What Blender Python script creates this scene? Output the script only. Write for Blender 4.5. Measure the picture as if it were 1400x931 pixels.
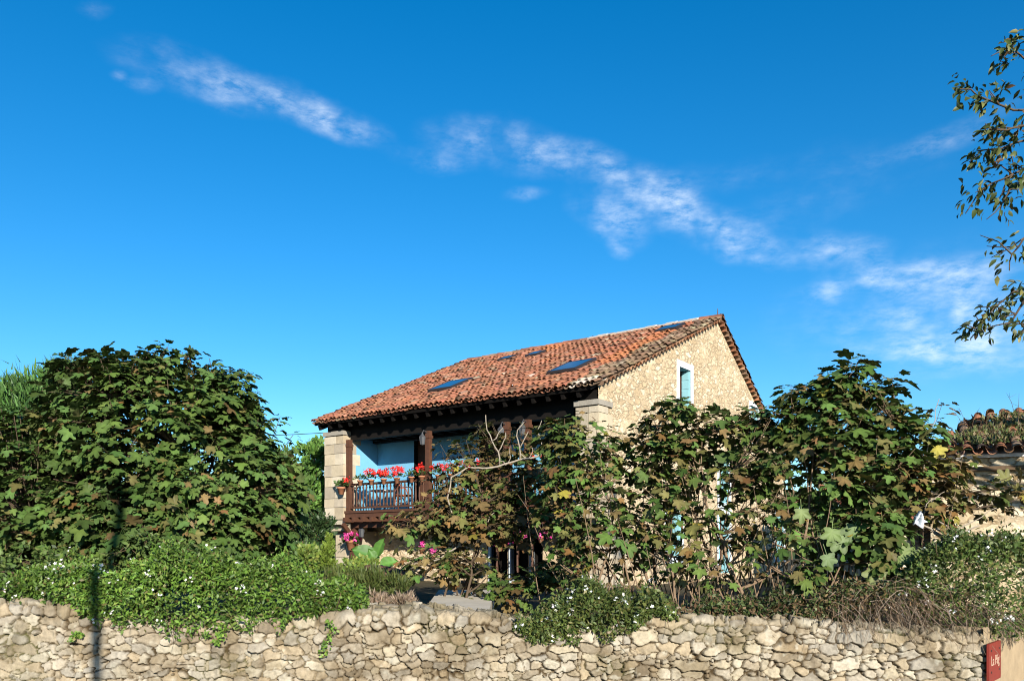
import bpy, bmesh, math, random
import numpy as np
from mathutils import Vector, Matrix

for o in list(bpy.data.objects):
    bpy.data.objects.remove(o, do_unlink=True)
scene = bpy.context.scene
COL = scene.collection
R = math.radians
rnd = random.Random(7)
rng = np.random.default_rng(11)

# ------------------------------------------------------------------ camera
EYE = 1.65
F_PX = 1145.0            # focal length in photo pixels (photo 1400 wide)
CX, HY_PX = 700.0, 750.0  # principal column, horizon row in the photo
cam_d = bpy.data.cameras.new("camera")
cam = bpy.data.objects.new("camera", cam_d)
COL.objects.link(cam)
cam.location = (0, 0, EYE)
cam.rotation_euler = (R(90), 0, 0)
cam_d.sensor_fit = 'HORIZONTAL'
cam_d.sensor_width = 36
cam_d.lens = F_PX / 1400 * 36
cam_d.shift_y = (HY_PX - 465.5) / 1400
cam_d.clip_end = 3000
scene.camera = cam

def W(px, py, d):
    """point of the place seen at a photo pixel, d metres in front of the camera"""
    return np.array([(px - CX) / F_PX * d, d, EYE + (HY_PX - py) / F_PX * d])

# ------------------------------------------------------------------ sun, sky
SUN_AZ = R(165)          # clockwise from +Y
SUN_EL = R(20)
SDIR = Vector((math.sin(SUN_AZ) * math.cos(SUN_EL), math.cos(SUN_AZ) * math.cos(SUN_EL), math.sin(SUN_EL)))
sun_d = bpy.data.lights.new("sun", 'SUN')
sun = bpy.data.objects.new("sun", sun_d)
COL.objects.link(sun)
sun.rotation_euler = SDIR.to_track_quat('Z', 'Y').to_euler()
sun.location = SDIR * 60
sun_d.energy = 5.0
sun_d.angle = R(0.45)
sun_d.color = (1.0, 0.92, 0.79)

world = bpy.data.worlds.new("World")
scene.world = world
world.use_nodes = True
wn, wl = world.node_tree.nodes, world.node_tree.links
wn.clear()
def wnode(t, **k):
    n = wn.new(t)
    for a, v in k.items():
        setattr(n, a, v)
    return n
sky = wnode('ShaderNodeTexSky', sky_type='NISHITA', sun_disc=False, sun_elevation=SUN_EL,
            sun_rotation=SUN_AZ, altitude=200, air_density=1.0, dust_density=0.12, ozone_density=4.0)
hs = wnode('ShaderNodeHueSaturation')
hs.inputs['Hue'].default_value = 0.497
hs.inputs['Saturation'].default_value = 1.32
hs.inputs['Value'].default_value = 1.0
wl.new(sky.outputs[0], hs.inputs['Color'])
tc = wnode('ShaderNodeTexCoord')
sep = wnode('ShaderNodeSeparateXYZ')
wl.new(tc.outputs['Generated'], sep.inputs[0])
def wmath(op, a, b=None, c=None, clamp=False):
    n = wnode('ShaderNodeMath', operation=op, use_clamp=clamp)
    for i, v in enumerate((a, b, c)):
        if v is None: continue
        if isinstance(v, (int, float)): n.inputs[i].default_value = v
        else: wl.new(v, n.inputs[i])
    return n.outputs[0]
az = wmath('ARCTAN2', sep.outputs[0], sep.outputs[1])
el = wmath('ARCSINE', sep.outputs[2])
comb = wnode('ShaderNodeCombineXYZ')
wl.new(az, comb.inputs[0]); wl.new(el, comb.inputs[1])
def azel(px, py):
    v = Vector(((px - CX) / F_PX, 1, (HY_PX - py) / F_PX)).normalized()
    return math.atan2(v.x, v.y), math.asin(v.z)
# soft warp so that the edges of the clouds fray
nz0 = wnode('ShaderNodeTexNoise'); nz0.inputs['Scale'].default_value = 9; nz0.inputs['Detail'].default_value = 4
wl.new(comb.outputs[0], nz0.inputs['Vector'])
sub = wnode('ShaderNodeVectorMath', operation='SUBTRACT'); sub.inputs[1].default_value = (.5, .5, .5)
wl.new(nz0.outputs['Color'], sub.inputs[0])
scl = wnode('ShaderNodeVectorMath', operation='SCALE'); scl.inputs['Scale'].default_value = 0.04
wl.new(sub.outputs[0], scl.inputs[0])
wv = wnode('ShaderNodeVectorMath', operation='ADD')
wl.new(comb.outputs[0], wv.inputs[0]); wl.new(scl.outputs[0], wv.inputs[1])
# (px,py) centre, half length, half width in photo pixels, tilt (degrees, down to the right), strength
CLOUDS = [(300, 112, 130, 30, 16, .8), (440, 158, 85, 22, 17, 1.1), (190, 112, 24, 11, 5, .5), (158, 98, 10, 9, 0, .3), (130, 14, 24, 10, 8, .2),
          (690, 205, 110, 34, 12, .75), (585, 215, 60, 16, 15, .4), (810, 230, 90, 30, 14, .7), (915, 275, 95, 34, 32, 1.05),
          (835, 295, 62, 30, 18, 1.1), (850, 335, 22, 12, 10, .5), (985, 318, 85, 30, 22, .95), (1010, 352, 70, 14, 15, .4), (1130, 345, 90, 28, 0, .8),
          (1180, 388, 90, 24, -14, 1.0), (1290, 378, 110, 26, -6, .9), (1290, 425, 130, 30, -10, 1.0), (1270, 470, 110, 20, -8, 1.0),
          (1380, 455, 130, 50, -8, .9), (1290, 190, 110, 17, -22, .35), (1120, 270, 180, 40, -20, .12), (720, 270, 30, 10, 0, .35), (1000, 235, 150, 22, -10, .1), (1270, 430, 230, 90, -8, .30)]
acc = None
for (px, py, hl, hw, tilt, st) in CLOUDS:
    a0, e0 = azel(px, py)
    a1, e1 = azel(px + 10, py); b1, c1 = azel(px, py - 10)
    sa, se = math.hypot(a1 - a0, e1 - e0) / 10, math.hypot(b1 - a0, c1 - e0) / 10
    mp = wnode('ShaderNodeMapping', vector_type='TEXTURE')
    mp.inputs['Location'].default_value = (a0, e0, 0)
    q1 = azel(px + 10 * math.cos(R(tilt)), py + 10 * math.sin(R(tilt)))
    mp.inputs['Rotation'].default_value = (0, 0, math.atan2(q1[1] - e0, q1[0] - a0))
    mp.inputs['Scale'].default_value = (hl * sa * 1.3, hw * se * 1.4, 1)
    wl.new(wv.outputs[0], mp.inputs[0])
    ln = wnode('ShaderNodeVectorMath', operation='LENGTH')
    wl.new(mp.outputs[0], ln.inputs[0])
    mr = wnode('ShaderNodeMapRange', interpolation_type='SMOOTHSTEP')
    mr.inputs['From Min'].default_value = 1.0; mr.inputs['From Max'].default_value = 0.0
    mr.inputs['To Min'].default_value = 0; mr.inputs['To Max'].default_value = st
    wl.new(ln.outputs['Value'], mr.inputs['Value'])
    acc = mr.outputs[0] if acc is None else wmath('ADD', acc, mr.outputs[0])
mpn = wnode('ShaderNodeMapping'); mpn.inputs['Rotation'].default_value = (0, 0, R(26)); mpn.inputs['Scale'].default_value = (30, 78, 1)
wl.new(comb.outputs[0], mpn.inputs[0])
nz = wnode('ShaderNodeTexNoise'); nz.inputs['Scale'].default_value = 1; nz.inputs['Detail'].default_value = 12
nz.inputs['Roughness'].default_value = .68; nz.inputs['Distortion'].default_value = .12
wl.new(mpn.outputs[0], nz.inputs['Vector'])
nmr = wnode('ShaderNodeMapRange'); nmr.inputs['From Min'].default_value = .36; nmr.inputs['From Max'].default_value = .72; nmr.inputs['To Min'].default_value = .10
wl.new(nz.outputs['Fac'], nmr.inputs['Value'])
nz2 = wnode('ShaderNodeTexNoise'); nz2.inputs['Scale'].default_value = 19; nz2.inputs['Detail'].default_value = 2.5; nz2.inputs['Roughness'].default_value = .6
wl.new(comb.outputs[0], nz2.inputs['Vector'])
nm2 = wnode('ShaderNodeMapRange'); nm2.inputs['From Min'].default_value = .34; nm2.inputs['From Max'].default_value = .62; nm2.inputs['To Min'].default_value = .12
wl.new(nz2.outputs['Fac'], nm2.inputs['Value'])
dens = wmath('MULTIPLY', acc, nmr.outputs[0])
dens = wmath('MULTIPLY', dens, nm2.outputs[0])
dens = wmath('MULTIPLY', dens, 0.60, clamp=True)
mixc = wnode('ShaderNodeMix', data_type='RGBA')
CLOUD_IN = mixc.inputs['B']
CLOUD_IN.default_value = (6.4, 7.0, 7.5, 1)
wl.new(dens, mixc.inputs['Factor']); wl.new(hs.outputs[0], mixc.inputs['A'])
bg = wnode('ShaderNodeBackground'); bg.inputs['Strength'].default_value = 0.085
wl.new(mixc.outputs['Result'], bg.inputs['Color'])
wo = wnode('ShaderNodeOutputWorld'); wl.new(bg.outputs[0], wo.inputs[0])

vs = scene.view_settings
vs.view_transform = 'Standard'; vs.look = 'None'; vs.gamma = 1; vs.use_curve_mapping = False
vs.exposure = 1.1
scene.cycles.max_bounces = 5
scene.cycles.diffuse_bounces = 3
scene.cycles.transparent_max_bounces = 4
scene.cycles.use_denoising = True
scene.cycles.filter_width = 1.05

# ------------------------------------------------------------------ helpers
def ser(a): return np.ascontiguousarray(a, dtype=np.float32).ravel()

def make_mesh(name, V, F, mat, cols=None, smooth=False):
    """V (n,3); F either (m,k) array or list of tuples; cols (n,3) or None"""
    me = bpy.data.meshes.new(name)
    V = np.asarray(V, dtype=np.float32)
    if isinstance(F, np.ndarray):
        m, k = F.shape
        me.vertices.add(len(V)); me.vertices.foreach_set('co', V.ravel())
        me.loops.add(m * k); me.loops.foreach_set('vertex_index', np.ascontiguousarray(F, dtype=np.int32).ravel())
        me.polygons.add(m)
        me.polygons.foreach_set('loop_start', np.arange(0, m * k, k, dtype=np.int32))
        me.polygons.foreach_set('loop_total', np.full(m, k, dtype=np.int32))
    else:
        me.from_pydata(V.tolist(), [], F)
    me.update(calc_edges=True)
    if smooth:
        me.polygons.foreach_set('use_smooth', np.ones(len(me.polygons), dtype=bool))
    if cols is not None:
        ca = me.color_attributes.new('tint', 'FLOAT_COLOR', 'POINT')
        c4 = np.ones((len(V), 4), dtype=np.float32); c4[:, :3] = cols
        ca.data.foreach_set('color', c4.ravel())
    me.materials.append(mat)
    return me

def origin_of(parent):
    v = Vector((0, 0, 0))
    p = parent
    while p is not None:
        if p.get('_world'): v += p.location
        p = p.parent
    return np.array(v)

def link(name, me, parent=None):
    o = bpy.data.objects.new(name, me)
    COL.objects.link(o)
    if parent is not None: o.parent = parent
    return o

def tag(o, label=None, cat=None, group=None, kind=None):
    if label: o['label'] = label
    if cat: o['category'] = cat
    if group: o['group'] = group
    if kind: o['kind'] = kind
    return o

ROOTS = {}
def thing(name, label, cat, loc=(0, 0, 0), rotz=0, group=None):
    o = bpy.data.objects.new(name, None)
    o.empty_display_size = .2
    COL.objects.link(o)
    o.location = loc; o.rotation_euler = (0, 0, rotz)
    ROOTS[o.name] = (np.array(loc, dtype=float), rotz)
    return tag(o, label, cat, group)

def top(o):
    while o.parent is not None: o = o.parent
    return o

def to_local(V, parent):
    """world-space vertices -> the frame of the thing they belong to"""
    if parent is None: return np.asarray(V, dtype=float)
    loc, rz = ROOTS.get(top(parent).name, (np.zeros(3), 0))
    V = np.asarray(V, dtype=float) - loc
    if rz:
        c, s = math.cos(-rz), math.sin(-rz)
        x = V[:, 0] * c - V[:, 1] * s; y = V[:, 0] * s + V[:, 1] * c
        V = np.stack([x, y, V[:, 2]], 1)
    return V

class MB:
    def __init__(self): self.v = []; self.f = []; self.c = []; self.col = (1, 1, 1)
    def add(self, V, F):
        b = len(self.v)
        for p in V: self.v.append(tuple(map(float, p))); self.c.append(self.col)
        for f in F: self.f.append(tuple(b + i for i in f))
        return self
    def box(self, x0, x1, y0, y1, z0, z1):
        V = [(x, y, z) for z in (z0, z1) for y in (y0, y1) for x in (x0, x1)]
        return self.add(V, [(0, 2, 3, 1), (4, 5, 7, 6), (0, 1, 5, 4), (2, 6, 7, 3), (0, 4, 6, 2), (1, 3, 7, 5)])
    def obox(self, c, ax, ay, az):
        c, ax, ay, az = map(np.array, (c, ax, ay, az))
        V = [c + sx * ax + sy * ay + sz * az for sz in (-1, 1) for sy in (-1, 1) for sx in (-1, 1)]
        return self.add(V, [(0, 2, 3, 1), (4, 5, 7, 6), (0, 1, 5, 4), (2, 6, 7, 3), (0, 4, 6, 2), (1, 3, 7, 5)])
    def tube(self, pts, rad, n=6, cap=True):
        pts = [np.array(p, dtype=float) for p in pts]
        if not hasattr(rad, '__len__'): rad = [rad] * len(pts)
        V = []; F = []
        ref = np.array([0.31, 0.87, 0.38])
        for i, p in enumerate(pts):
            t = pts[min(i + 1, len(pts) - 1)] - pts[max(i - 1, 0)]
            t = t / (np.linalg.norm(t) + 1e-9)
            a = np.cross(t, ref)
            if np.linalg.norm(a) < .1: a = np.cross(t, np.array([1., 0, 0]))
            a /= np.linalg.norm(a); b = np.cross(t, a)
            for k in range(n):
                w = 2 * math.pi * k / n
                V.append(p + rad[i] * (math.cos(w) * a + math.sin(w) * b))
        for i in range(len(pts) - 1):
            for k in range(n):
                F.append((i * n + k, i * n + (k + 1) % n, (i + 1) * n + (k + 1) % n, (i + 1) * n + k))
        if cap:
            F.append(tuple(range(n - 1, -1, -1))); F.append(tuple((len(pts) - 1) * n + k for k in range(n)))
        return self.add(V, F)
    def lathe(self, c, prof, n=14):
        V = []; F = []
        for r, z in prof:
            for k in range(n):
                w = 2 * math.pi * k / n
                V.append((c[0] + r * math.cos(w), c[1] + r * math.sin(w), c[2] + z))
        for i in range(len(prof) - 1):
            for k in range(n):
                F.append((i * n + k, i * n + (k + 1) % n, (i + 1) * n + (k + 1) % n, (i + 1) * n + k))
        F.append(tuple(range(n - 1, -1, -1))); F.append(tuple((len(prof) - 1) * n + k for k in range(n)))
        return self.add(V, F)
    def poly(self, P): return self.add(P, [tuple(range(len(P)))])
    def build(self, name, mat, parent=None, smooth=False, world=False):
        V = np.array(self.v)
        if world: V = to_local(V, parent)
        return link(name, make_mesh(name, V, self.f, mat, np.array(self.c), smooth), parent)

def vnoise(x, y, seed=0):
    """smooth value noise on arrays"""
    xi = np.floor(x).astype(np.int64); yi = np.floor(y).astype(np.int64)
    fx = x - xi; fy = y - yi
    fx = fx * fx * (3 - 2 * fx); fy = fy * fy * (3 - 2 * fy)
    def h(a, b):
        n = (a * 374761393 + b * 668265263 + seed * 982451653) & 0xffffffff
        n = ((n ^ (n >> 13)) * 1274126177) & 0xffffffff
        return ((n ^ (n >> 16)) & 0xffff) / 65535.0
    return (h(xi, yi) * (1 - fx) + h(xi + 1, yi) * fx) * (1 - fy) + (h(xi, yi + 1) * (1 - fx) + h(xi + 1, yi + 1) * fx) * fy
def fbm(x, y, seed=0, o=4):
    s = 0; a = .5
    for k in range(o):
        s = s + a * vnoise(x * 2 ** k, y * 2 ** k, seed + k); a *= .5
    return s

# ------------------------------------------------------------------ materials
def material(name, base=(.5, .5, .5), rough=.8, spec=.3, metal=0, tint=False, noise=None, bump=None, translucent=0, back=None, extra=None, k=.68):
    """noise = (scale, amount, detail): multiplies the colour; bump = (scale, strength, distance)"""
    base = tuple(v * k for v in base)
    m = bpy.data.materials.new(name); m.use_nodes = True
    n, l = m.node_tree.nodes, m.node_tree.links
    bs = n['Principled BSDF']; out = n['Material Output']
    bs.inputs['Roughness'].default_value = rough
    bs.inputs['Specular IOR Level'].default_value = spec
    bs.inputs['Metallic'].default_value = metal
    bs.inputs['Base Color'].default_value = (*base, 1)
    c = None
    if tint:
        a = n.new('ShaderNodeVertexColor'); a.layer_name = 'tint'
        sk_ = n.new('ShaderNodeVectorMath'); sk_.operation = 'SCALE'; sk_.inputs['Scale'].default_value = k
        l.new(a.outputs['Color'], sk_.inputs[0]); c = sk_.outputs[0]
    tcn = n.new('ShaderNodeTexCoord')
    if noise:
        t = n.new('ShaderNodeTexNoise'); t.inputs['Scale'].default_value = noise[0]; t.inputs['Detail'].default_value = noise[2] if len(noise) > 2 else 6
        t.inputs['Roughness'].default_value = .65
        l.new(tcn.outputs['Object'], t.inputs['Vector'])
        mr = n.new('ShaderNodeMapRange'); mr.inputs['From Min'].default_value = .25; mr.inputs['From Max'].default_value = .75
        mr.inputs['To Min'].default_value = 1 - noise[1]; mr.inputs['To Max'].default_value = 1 + noise[1] * .7
        l.new(t.outputs['Fac'], mr.inputs['Value'])
        vm = n.new('ShaderNodeVectorMath'); vm.operation = 'SCALE'
        if c is not None: l.new(c, vm.inputs[0])
        else: vm.inputs[0].default_value = base
        l.new(mr.outputs[0], vm.inputs['Scale']); c = vm.outputs[0]
    if back is not None:
        g = n.new('ShaderNodeNewGeometry')
        mx = n.new('ShaderNodeMix'); mx.data_type = 'RGBA'
        mul = n.new('ShaderNodeMath'); mul.operation = 'MULTIPLY'; mul.inputs[1].default_value = back[3]
        l.new(g.outputs['Backfacing'], mul.inputs[0]); l.new(mul.outputs[0], mx.inputs['Factor'])
        if c is not None: l.new(c, mx.inputs['A'])
        else: mx.inputs['A'].default_value = (*base, 1)
        mx.inputs['B'].default_value = (*back[:3], 1); c = mx.outputs['Result']
    if c is not None: l.new(c, bs.inputs['Base Color'])
    if bump:
        t = n.new('ShaderNodeTexNoise'); t.inputs['Scale'].default_value = bump[0]; t.inputs['Detail'].default_value = 8
        l.new(tcn.outputs['Object'], t.inputs['Vector'])
        b = n.new('ShaderNodeBump'); b.inputs['Strength'].default_value = bump[1]; b.inputs['Distance'].default_value = bump[2]
        l.new(t.outputs['Fac'], b.inputs['Height']); l.new(b.outputs[0], bs.inputs['Normal'])
    if translucent:
        tr = n.new('ShaderNodeBsdfTranslucent')
        if c is not None:
            sc = n.new('ShaderNodeVectorMath'); sc.operation = 'MULTIPLY'; sc.inputs[1].default_value = (1.25, 1.35, .7)
            l.new(c, sc.inputs[0]); l.new(sc.outputs[0], tr.inputs['Color'])
        else: tr.inputs['Color'].default_value = (*base, 1)
        mx = n.new('ShaderNodeMixShader'); mx.inputs[0].default_value = translucent
        l.new(bs.outputs[0], mx.inputs[1]); l.new(tr.outputs[0], mx.inputs[2]); l.new(mx.outputs[0], out.inputs[0])
    return m

M = {}
M['fig'] = material('fig_leaf', tint=True, rough=.55, spec=.17, noise=(9, .28, 4), translucent=.10, back=(.058, .070, .034, .5), k=.74)
M['leaf'] = material('small_leaf', tint=True, rough=.5, spec=.25, noise=(6, .2, 3), translucent=.12, k=.80)
M['petal'] = material('petal', tint=True, rough=.6, spec=.2, translucent=.2, k=.85)
M['bark'] = material('fig_bark', base=(.115, .082, .055), rough=.85, spec=.15, noise=(14, .35), bump=(40, .4, .01))
M['palebark'] = material('pale_bark', base=(.36, .31, .25), rough=.8, spec=.15, noise=(16, .3), bump=(40, .4, .01))
M['figstem'] = material('fig_stem', base=(.25, .175, .115), rough=.85, spec=.15, noise=(14, .35), bump=(40, .4, .01))
M['stem'] = material('stem', base=(.15, .10, .06), rough=.85, spec=.15, noise=(10, .35))
M['dry'] = material('dry_vine', tint=True, rough=.9, spec=.1, noise=(7, .4))
M['rubble'] = material('rubble_stone', tint=True, rough=.9, spec=.15, noise=(22, .32, 8), bump=(60, .55, .012))
M['ashlar'] = material('ashlar', tint=True, rough=.9, spec=.15, noise=(5, .22, 8), bump=(30, .5, .012))
M['render'] = material('lime_render', base=(.40, .31, .20), rough=.95, spec=.1, noise=(3.2, .22, 9), bump=(26, .5, .012))
M['tile'] = material('clay_tile', tint=True, rough=.85, spec=.15, noise=(7, .38, 8), bump=(30, .3, .006))
M['wood'] = material('brown_wood', base=(.105, .045, .025), rough=.65, spec=.3, noise=(8, .3), bump=(25, .3, .005))
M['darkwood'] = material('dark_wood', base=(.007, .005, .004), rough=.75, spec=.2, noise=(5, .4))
M['blue'] = material('blue_plaster', base=(.19, .49, .72), rough=.9, spec=.1, noise=(2.5, .10), bump=(30, .2, .006))
M['white'] = material('white_blue_plaster', base=(.70, .79, .86), rough=.9, spec=.1, noise=(4, .07), bump=(30, .2, .004))
M['shutter'] = material('blue_shutter', base=(.30, .60, .68), rough=.6, spec=.3, noise=(5, .1))
M['glass'] = material('dark_glass', base=(.02, .03, .045), rough=.05, spec=.8)
M['frame'] = material('dark_frame', base=(.035, .032, .035), rough=.45, spec=.4)
M['mortar'] = material('white_mortar', base=(.66, .60, .53), rough=.9, spec=.1, noise=(9, .2), bump=(30, .4, .01))
M['terra'] = material('terracotta', base=(.50, .22, .12), rough=.85, spec=.15, noise=(14, .18))
M['iron'] = material('black_iron', base=(.025, .025, .028), rough=.5, spec=.4)
M['grey'] = material('lantern_metal', base=(.07, .075, .085), rough=.5, spec=.5)
M['soil'] = material('soil', base=(.10, .085, .05), rough=.95, spec=.1, noise=(1.3, .45, 9), bump=(14, .7, .03))
M['road'] = material('asphalt', base=(.05, .05, .052), rough=.9, spec=.2, noise=(30, .25, 8), bump=(120, .4, .004))
M['paving'] = material('pale_concrete', base=(.60, .55, .46), rough=.9, spec=.1, noise=(2.4, .2, 9), bump=(24, .4, .008))
M['kerb'] = material('kerb_stone', base=(.34, .33, .31), rough=.9, spec=.15, noise=(6, .2), bump=(40, .3, .006))
M['grassy'] = material('rough_grass', base=(.09, .12, .035), rough=.95, spec=.1, noise=(.6, .4, 9), bump=(10, .8, .05))
M['red'] = material('red_sign_paint', base=(.25, .030, .018), rough=.5, spec=.35, noise=(5, .18), bump=(8, .05, .004))
M['lettering'] = material('cream_lettering', base=(.55, .36, .27), rough=.7, spec=.2)
M['cloth'] = material('white_cloth', base=(.70, .76, .82), rough=.9, spec=.1, noise=(12, .08))
M['rust'] = material('rusty_brown', base=(.15, .075, .055), rough=.8, spec=.2, noise=(9, .3), bump=(30, .3, .006))
M['chair'] = material('red_chair_wood', base=(.42, .10, .045), rough=.55, spec=.3, noise=(10, .2))
M['pole'] = material('galvanised_steel', base=(.30, .31, .32), rough=.5, spec=.5, metal=.4, noise=(5, .15))
M['lampglass'] = material('lamp_glass', base=(.75, .75, .72), rough=.3, spec=.5)

# the gable: small tan rubble set in flush lime mortar
def gable_material(name, cols, scale=(3.6, 3.6, 5.2)):
    m = bpy.data.materials.new(name); m.use_nodes = True
    n, l = m.node_tree.nodes, m.node_tree.links
    bs = n['Principled BSDF']; bs.inputs['Roughness'].default_value = .92; bs.inputs['Specular IOR Level'].default_value = .12
    t = n.new('ShaderNodeTexCoord'); mp = n.new('ShaderNodeMapping'); mp.inputs['Scale'].default_value = scale
    l.new(t.outputs['Object'], mp.inputs[0])
    wz = n.new('ShaderNodeTexNoise'); wz.inputs['Scale'].default_value = 1.3; wz.inputs['Detail'].default_value = 7
    l.new(mp.outputs[0], wz.inputs['Vector'])
    wm = n.new('ShaderNodeVectorMath'); wm.operation = 'MULTIPLY_ADD'; wm.inputs[1].default_value = (1.5, 1.5, 1.5)
    l.new(wz.outputs['Color'], wm.inputs[0]); l.new(mp.outputs[0], wm.inputs[2])
    vo = n.new('ShaderNodeTexVoronoi'); vo.inputs['Scale'].default_value = 1.0; vo.feature = 'F1'
    ve = n.new('ShaderNodeTexVoronoi'); ve.inputs['Scale'].default_value = 1.0; ve.feature = 'DISTANCE_TO_EDGE'
    l.new(wm.outputs[0], vo.inputs['Vector']); l.new(wm.outputs[0], ve.inputs['Vector'])
    sp = n.new('ShaderNodeSeparateColor'); l.new(vo.outputs['Color'], sp.inputs[0])
    cr = n.new('ShaderNodeValToRGB'); e = cr.color_ramp.elements
    e[0].position = 0; e[0].color = (*cols[0], 1); e[1].position = 1; e[1].color = (*cols[2], 1)
    k = e.new(.55); k.color = (*cols[1], 1)
    l.new(sp.outputs[0], cr.inputs[0])
    er = n.new('ShaderNodeMapRange'); er.inputs['From Min'].default_value = .01; er.inputs['From Max'].default_value = .16
    l.new(ve.outputs['Distance'], er.inputs['Value'])
    pz = n.new('ShaderNodeTexNoise'); pz.inputs['Scale'].default_value = 2.2; pz.inputs['Detail'].default_value = 5
    l.new(t.outputs['Object'], pz.inputs['Vector'])
    pr = n.new('ShaderNodeMapRange'); pr.inputs['From Min'].default_value = .47; pr.inputs['From Max'].default_value = .74
    l.new(pz.outputs['Fac'], pr.inputs['Value'])
    jm = n.new('ShaderNodeMath'); jm.operation = 'MAXIMUM'
    l.new(er.outputs[0], jm.inputs[0]); l.new(pr.outputs[0], jm.inputs[1])
    mx = n.new('ShaderNodeMix'); mx.data_type = 'RGBA'; mx.inputs['A'].default_value = (*cols[3], 1)
    l.new(jm.outputs[0], mx.inputs['Factor']); l.new(cr.outputs[0], mx.inputs['B'])
    nz = n.new('ShaderNodeTexNoise'); nz.inputs['Scale'].default_value = 9; nz.inputs['Detail'].default_value = 8; nz.inputs['Roughness'].default_value = .7
    l.new(t.outputs['Object'], nz.inputs['Vector'])
    nr = n.new('ShaderNodeMapRange'); nr.inputs['From Min'].default_value = .3; nr.inputs['From Max'].default_value = .7
    nr.inputs['To Min'].default_value = .72; nr.inputs['To Max'].default_value = 1.22
    l.new(nz.outputs['Fac'], nr.inputs['Value'])
    sc = n.new('ShaderNodeVectorMath'); sc.operation = 'SCALE'
    l.new(mx.outputs['Result'], sc.inputs[0]); l.new(nr.outputs[0], sc.inputs['Scale']); l.new(sc.outputs[0], bs.inputs['Base Color'])
    ad = n.new('ShaderNodeMath'); ad.operation = 'MULTIPLY_ADD'; ad.inputs[1].default_value = .5
    l.new(nz.outputs['Fac'], ad.inputs[0]); l.new(jm.outputs[0], ad.inputs[2])
    b2 = n.new('ShaderNodeMath'); b2.operation = 'MULTIPLY_ADD'; b2.inputs[1].default_value = .45
    l.new(sp.outputs[1], b2.inputs[0]); l.new(ad.outputs[0], b2.inputs[2])
    bp = n.new('ShaderNodeBump'); bp.inputs['Strength'].default_value = .8; bp.inputs['Distance'].default_value = .022
    l.new(b2.outputs[0], bp.inputs['Height']); l.new(bp.outputs[0], bs.inputs['Normal'])
    return m
M['gable'] = gable_material('tan_rubble_wall', ((.385, .295, .185), (.49, .395, .27), (.56, .475, .35), (.38, .295, .19)), (4.4, 4.4, 8.6))
M['ruin'] = gable_material('old_rubble_wall', ((.38, .30, .185), (.46, .385, .27), (.52, .455, .345), (.24, .175, .10)), (3.4, 3.4, 6.0))

# ------------------------------------------------------------------ leaf templates and scatter
def fig_leaf(seed, lob=1.0):
    """five blunt finger lobes, cupped and drooping"""
    r = random.Random(seed)
    side = []
    l0 = r.uniform(.92, 1.05)
    side += [(0, l0), (8, l0 * .98), (14, l0 * .90), (19, l0 * .74)]
    side.append((25, (1 - lob) * .72 + lob * .56 * r.uniform(.85, 1.15)))
    l1 = r.uniform(.80, .93)
    side += [(34, l1 * .80), (41, l1 * .95), (51, l1), (61, l1 * .95), (67, l1 * .80)]
    side.append((76, (1 - lob) * .62 + lob * .50 * r.uniform(.85, 1.15)))
    l2 = r.uniform(.55, .68)
    side += [(94, l2 * .84), (103, l2), (115, l2 * .94), (128, l2 * .72), (152, .36), (170, .24)]
    ring = side + [(-a, l) for a, l in side[:0:-1]]
    cup = r.uniform(-.06, .34)
    V = [(0, .38, 0)]
    for a, l in ring:
        l = l * r.uniform(.96, 1.04)
        x = math.sin(R(a)) * l * .62; y = .38 + math.cos(R(a)) * l * .62
        d = math.hypot(x, y - .38)
        V.append((x, y, -.14 * (d / .6) ** 2 + cup * abs(x) - .20 * max(0, y - .4) ** 2 + r.uniform(-.035, .035)))
    n = len(ring)
    F = [(0, 1 + (i + 1) % n, 1 + i) for i in range(n)]
    V += [(-.012, -.30, .05), (.012, -.30, .05), (.012, .36, .004), (-.012, .36, .004)]
    b = len(V) - 4
    F += [(b, b + 1, b + 2), (b, b + 2, b + 3)]
    T = np.array([1.28] + [.93 if l > .45 else 1.12 for a, l in ring] + [1.35] * 4)
    return np.array(V), np.array(F), T
FIG = [fig_leaf(i, l) for i, l in enumerate((1, .9, .75, 1.05, .6, .95, 1.0, .85))]
def blade(w=.2, fold=.08, droop=.12):
    V = np.array([(0, 0, 0), (w, .38, fold), (w * .75, .72, fold - droop * .4), (0, 1, -droop), (-w * .75, .72, fold - droop * .4), (-w, .38, fold), (0, .5, -.01)])
    F = np.array([(0, 1, 6), (1, 2, 6), (2, 3, 6), (3, 4, 6), (4, 5, 6), (5, 0, 6)])
    return V, F
SMALL = [(np.array([(0, 0, 0), (.2, .45, .06), (0, 1, -.1), (-.2, .45, .06)]), np.array([(0, 1, 2), (0, 2, 3)])),
         (np.array([(0, 0, 0), (.26, .42, -.05), (.02, 1, .05), (-.22, .5, .07)]), np.array([(0, 1, 2), (0, 2, 3)]))]
WALNUT = [blade(.21, .07, .25), blade(.18, .1, .1), blade(.24, .05, .35)]
def big_leaf(seed):
    r = random.Random(seed); V = []; F = []; T = []
    nl, nw = 9, 7
    for i in range(nl):
        t = i / (nl - 1); w = .42 * math.sin(math.pi * min(1, t * .93 + .07)) ** .75 * (1 - .25 * t)
        for j in range(nw):
            u = (j / (nw - 1)) * 2 - 1
            V.append((w * u, t, .10 * abs(u) - .28 * t * t + .03 * math.sin(t * 19 + 3 * abs(u)) * abs(u) + r.uniform(-.008, .008))); T.append(1.35 if j == nw // 2 else (.92 if i % 2 else 1.06))
    for i in range(nl - 1):
        for j in range(nw - 1):
            a = i * nw + j; F += [(a, a + 1, a + nw + 1), (a, a + nw + 1, a + nw)]
    return np.array(V), np.array(F), np.array(T)
ROUND = [blade(.42, .10, .15), blade(.36, -.06, .2)]
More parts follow.
